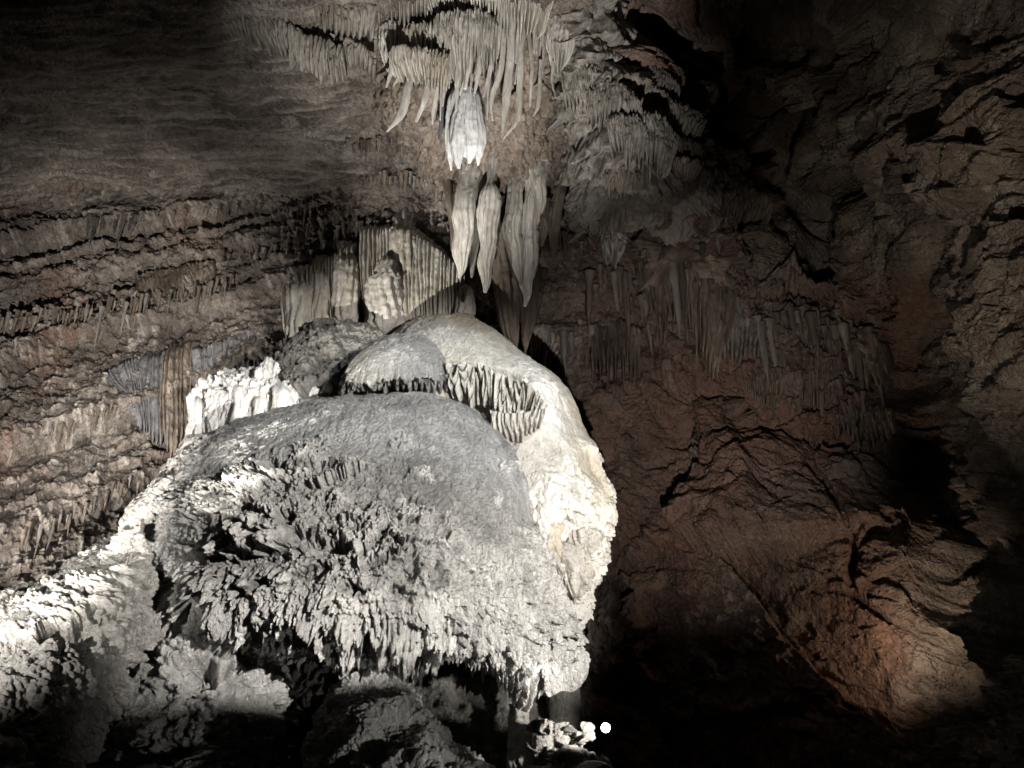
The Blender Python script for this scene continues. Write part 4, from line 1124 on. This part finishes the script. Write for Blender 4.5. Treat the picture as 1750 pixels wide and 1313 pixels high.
for a in [
 (1165, 350, 21.2, 62, 48, 1, 'ochre', 'ochre yellow boulder under the lowest steps of the cascade'),
 (1045, 335, 22, 42, 30, 2, 'rust', 'dark rusty boulder with a cavity left of the ochre one'),
 (1160, 425, 21.6, 75, 32, 3, 'brown', 'flat dark boulder jutting out below the ochre one'),
 (1210, 450, 21.2, 50, 40, 4, 'brown', 'angular boulder with a pale edge below the flat dark one'),
 (1290, 430, 22, 52, 45, 5, 'ochre', 'tan angular boulder next to the end of the black crevice'),
 (1340, 470, 22.6, 40, 34, 6, 'brown', 'small grey boulder right of the tan angular one'),
 (965, 510, 23.8, 55, 28, 7, 'brown', 'tilted grey slab boulder on the wall right of the dome top'),
 (1235, 720, 23.2, 50, 46, 9, 'rust', 'pale pinkish boulder under the dim organ pipes'),
 (1105, 1020, 23.4, 40, 45, 10, 'rust', 'rusty boulder low on the wall behind the white flank')]:
    a = (a[0], a[1], wall_y(a[0], a[1]) - .05) + tuple(a[3:])
    boulder(*a, group='boulders lodged in the right wall', flat=.42, rot=.35 if a[5] in (3, 7) else -.2)
boulder(1050, 725, wall_y(1050, 725) - .1, 70, 52, 8, 'rust', 'large smooth rusty block leaning out behind the white flank', 'boulders lodged in the right wall', rot=.45, fac=.22, flat=.4)

# dim organ pipes of the right wall
GO = 'dim draperies of the right wall'
for k, (t, b, n, mt, lb) in enumerate([
 ([(1010, 560, 24.6), (1060, 545, 24.4), (1095, 560, 24.5)], [(1010, 650, 24.6), (1060, 670, 24.5), (1095, 660, 24.6)], 13, 'brown', 'dim drapery nearest the upper dome on the right wall'),
 ([(1100, 470, 23.9), (1140, 465, 23.8), (1165, 480, 23.9)], [(1110, 560, 24.2), (1140, 600, 24.2), (1160, 590, 24.2)], 9, 'brown', 'dim tattered drapery under the flat dark boulder'),
 ([(1165, 475, 23.3), (1210, 470, 23.2), (1250, 480, 23.3)], [(1175, 610, 23.6), (1210, 660, 23.5), (1245, 640, 23.6)], 12, 'brown', 'long dim drapery below the angular boulder'),
 ([(1230, 545, 23.1), (1265, 530, 23), (1300, 555, 23.1)], [(1235, 620, 23.3), (1265, 650, 23.2), (1300, 640, 23.3)], 9, 'grey', 'rounded dim drapery in the middle of the right wall'),
 ([(1310, 540, 22.8), (1370, 530, 22.6), (1440, 560, 22.6)], [(1310, 690, 23), (1370, 705, 22.9), (1440, 690, 22.8)], 20, 'brown', 'widest row of dim organ pipes on the right wall'),
 ([(1270, 640, 23.2), (1310, 630, 23.1), (1345, 650, 23.1)], [(1275, 690, 23.3), (1310, 705, 23.2), (1345, 700, 23.2)], 10, 'brown', 'short dim drapery left of the widest organ pipes'),
 ([(1440, 570, 22.3), (1480, 570, 22.2), (1520, 590, 22.1)], [(1440, 650, 22.4), (1480, 670, 22.3), (1520, 660, 22.2)], 10, 'brown', 'dim drapery right of the widest organ pipes'),
 ([(1180, 770, 23.6), (1220, 760, 23.5), (1265, 740, 23.4)], [(1185, 820, 23.7), (1220, 820, 23.6), (1265, 800, 23.5)], 15, 'brown', 'small fringe of pipes under the pinkish boulder'),
 ([(905, 560, 22.6), (935, 555, 22.6), (950, 575, 22.7)], [(905, 625, 22.6), (935, 640, 22.5), (950, 640, 22.6)], 8, 'calcite', 'pale drapery touching the right side of the dome top'),
 ([(1030, 400, 22.8), (1050, 395, 22.7), (1065, 405, 22.8)], [(1035, 450, 23), (1048, 470, 22.9), (1060, 455, 23)], 5, 'calcite', 'pale little drapery below the rusty boulder with a cavity'),
 ([(1430, 700, 22.4), (1480, 690, 22.3), (1530, 700, 22.2)], [(1430, 760, 22.4), (1480, 775, 22.3), (1530, 760, 22.2)], 12, 'brown', 'lowest dim drapery near the black gap at the right')]):
    sheet('calcite_drapery', t, b, n, .16, 190 + k, mt, lb, 'drapery', GO, per=10, nv=80, ragged=.5, bulge=.2, wav=1.3, tip=.35, rough=.14, onwall=.65)
# ------------------------------------------------------------------ lower right foot of the mound
sheet('calcite_drapery', [(800, 1085, 16.9), (840, 1100, 16.7), (880, 1110, 16.6), (905, 1130, 16.6)], [(812, 1130, 16.6), (845, 1160, 16.4), (882, 1215, 16.3), (906, 1222, 16.4)], 11, .12, 210, 'white', 'small bright drapery under the right end of the large mound', 'drapery', ragged=.12, bulge=.3, rough=.22, wav=1.3, layers=.15)
solid('calcite_column', [(885, 1205, 30, 16.6), (888, 1240, 34, 16.4), (890, 1290, 40, 16.2), (888, 1360, 50, 16)], 'popcorn', 'knobbly column lit on its right edge, directly below the small bright drapery', 'column', seg=60, rings=120, rough=.3, ribs=6, ribd=.25, rings_amp=.25, seed=13)
solid('calcite_column', [(955, 1085, 44, 18), (962, 1120, 52, 17.8), (964, 1180, 54, 17.6), (966, 1260, 60, 17.4), (968, 1400, 80, 17.2)], 'black', 'smooth dark grey column at the right foot of the large mound', 'column', seg=50, rings=90, rough=.06, seed=14)
for k, (x, y, Y, rx, ry) in enumerate([(945, 1260, 15.6, 26, 16), (985, 1300, 15.2, 34, 16), (955, 1310, 15, 22, 20), (1015, 1312, 15, 20, 18), (925, 1290, 15.4, 16, 22), (995, 1255, 15.5, 16, 10), (965, 1340, 14.6, 60, 22)]):
    boulder(x, y, Y, rx, ry, 230 + k * 3, 'popcorn', ['pale rubble stone perched on top of the pile beside the lamp', 'largest lit rubble stone of the pile beside the lamp', 'lumpy rubble stone in front of the pile beside the lamp', 'rubble stone at the right end of the pile, below the lamp', 'upright rubble stone at the left end of the pile beside the lamp', 'smallest rubble stone of the pile, level with the lamp', 'dark broad stone under the rubble pile, cut by the bottom edge'][k], 'rubble pile beside the lamp', fac=.9, name='rubble_stone', cat='stone')

# ------------------------------------------------------------------ the lamp that shines at us
def metal(name, c, r=.4):
    m = bpy.data.materials.new(name); m.use_nodes = True
    b = m.node_tree.nodes['Principled BSDF']; b.inputs['Base Color'].default_value = (*c, 1); b.inputs['Roughness'].default_value = r; b.inputs['Metallic'].default_value = .8
    n = m.node_tree.nodes.new('ShaderNodeTexNoise'); n.inputs['Scale'].default_value = 40
    bp = m.node_tree.nodes.new('ShaderNodeBump'); bp.inputs['Strength'].default_value = .1
    m.node_tree.links.new(n.outputs['Fac'], bp.inputs['Height']); m.node_tree.links.new(bp.outputs['Normal'], b.inputs['Normal'])
    return m
M['metal'] = metal('dark lamp metal', (.06, .06, .06))
gl = bpy.data.materials.new('lit lamp glass'); gl.use_nodes = True
b = gl.node_tree.nodes['Principled BSDF']; b.inputs['Base Color'].default_value = (.9, .9, .9, 1)
b.inputs['Emission Color'].default_value = (.93, .95, 1, 1); b.inputs['Emission Strength'].default_value = 40
LP = P(1035, 1244, 16.5)
lamp = empty('flood_lamp', LP); tag(lamp, 'round lit flood lamp shining towards the viewer at the foot of the mound', 'lamp')
def lathe(prof, seg=32):
    prof = np.array(prof, float)
    th = np.linspace(0, 2 * np.pi, seg, endpoint=False)
    v = np.stack([prof[:, :1] * np.cos(th), np.repeat(prof[:, 1:], seg, 1), prof[:, :1] * np.sin(th)], -1).reshape(-1, 3)
    return mesh_from(v, grid_quads(len(prof), seg, wrap=True), 'lathe')
hs = lathe([(.001, .25), (.05, .24), (.07, .18), (.092, .1), (.095, 0), (.098, -.02), (.086, -.02), (.082, .01)]); hs.name = 'housing'
o = bpy.data.objects.new('housing', hs); COL.objects.link(o); o.parent = lamp; hs.materials.append(M['metal'])
ln = lathe([(.001, -.012), (.04, -.010), (.082, .004), (.082, .02)]); ln.name = 'lens'
o = bpy.data.objects.new('lens', ln); COL.objects.link(o); o.parent = lamp; ln.materials.append(gl)
def box(cx, cy, cz, sx, sy, sz):
    v = np.array([[x, y, z] for x in (-1, 1) for y in (-1, 1) for z in (-1, 1)], float) * np.array([sx, sy, sz]) / 2 + np.array([cx, cy, cz])
    q = [(0, 1, 3, 2), (4, 6, 7, 5), (0, 4, 5, 1), (2, 3, 7, 6), (0, 2, 6, 4), (1, 5, 7, 3)]
    return v, np.array(q)
vs, qs = [], []
for bx in [(-.108, .08, -.06, .01, .03, .17), (.108, .08, -.06, .01, .03, .17), (0, .08, -.15, .226, .03, .01)]:
    v, q = box(*bx); qs.append(q + 8 * len(vs)); vs.append(v)
me = mesh_from(np.concatenate(vs), np.concatenate(qs), 'bracket'); me.polygons.foreach_set('use_smooth', np.zeros(len(me.polygons), bool))
o = bpy.data.objects.new('bracket', me); COL.objects.link(o); o.parent = lamp; me.materials.append(M['metal'])

# ------------------------------------------------------------------ lights: the cave's show lamps
def spot(name, pos, target, watts, color, ang, blend=.5, size=.08):
    l = bpy.data.lights.new(name, 'SPOT'); l.energy = watts; l.color = color
    l.spot_size = math.radians(ang); l.spot_blend = blend; l.shadow_soft_size = size
    o = bpy.data.objects.new(name, l); COL.objects.link(o)
    o.location = pos
    o.rotation_euler = (Vector(target) - Vector(pos)).to_track_quat('-Z', 'Y').to_euler()
    return o
WARM = (1, .86, .68); NEUT = (1, .96, .90); COOL = (.86, .93, 1)
spot('key_lamp', (9.0, -1.0, 5.2), P(770, 860, 16.5), 35000, NEUT, 37, .6, .05)
spot('crown_lamp', (9.0, 7.0, 15.0), P(770, 680, 18), 10000, COOL, 32, .9)
spot('flank_lamp', P(1230, 1330, 13.5), P(985, 830, 18.3), 250, (1, .96, .88), 30, .8)
spot('slope_lamp', P(-620, 1120, 9.0), P(70, 1040, 15.3), 3100, NEUT, 50, 1)
spot('bank_lamp', P(480, 700, 19.0), P(450, 670, 20.6), 80, (1, .96, .84), 150, .8)
spot('column_lamp', P(-420, 1430, 9.5), P(730, 430, 22.0), 26000, (1, .95, .87), 22, 1)
spot('blade_lamp', P(900, 1430, 8.5), P(790, 100, 17.2), 28000, NEUT, 38, 1)
spot('white_lamp', P(1000, 1430, 9), P(797, 215, 18.1), 10000, (.86, .92, 1), 7.5, .8)
spot('wall_lamp', P(-350, 1430, 8.0), P(215, 600, 24), 26000, (1, .94, .87), 36, 1)
spot('cascade_lamp', P(900, 1430, 8.5), P(1080, 230, 19), 5500, NEUT, 14, 1)
spot('wall_rake', P(-140, 1060, 18.2), P(270, 640, 24), 3600, (1, .93, .86), 84, 1)
spot('right_lamp', P(1555, 1130, 19.6), P(1500, 1020, 21.8), 330, (1, .76, .56), 165, 1, .2)
spot('right_wash', P(1250, 1430, 7), P(1130, 690, 25), 7600, (1, .90, .83), 42, 1)
spot('low_lamp', P(1300, 1400, 11), P(420, 1150, 15.5), 480, NEUT, 34, 1)
spot('rubble_lamp', P(1080, 1230, 14.6), P(900, 1230, 16.2), 600, NEUT, 70, .8)
spot('far_lamp', P(1560, 1500, 6), P(1720, 430, 14), 4200, (1, .86, .68), 40, 1)

w = bpy.data.worlds.new('World'); S.world = w; w.use_nodes = True
bg = w.node_tree.nodes['Background']; bg.inputs[0].default_value = (.75, .72, .70, 1); bg.inputs[1].default_value = .006

S.view_settings.view_transform = 'Standard'; S.view_settings.look = 'None'
S.view_settings.exposure = 0; S.view_settings.gamma = 1
S.cycles.use_denoising = True
S.cycles.max_bounces = 4
S.cycles.diffuse_bounces = 2
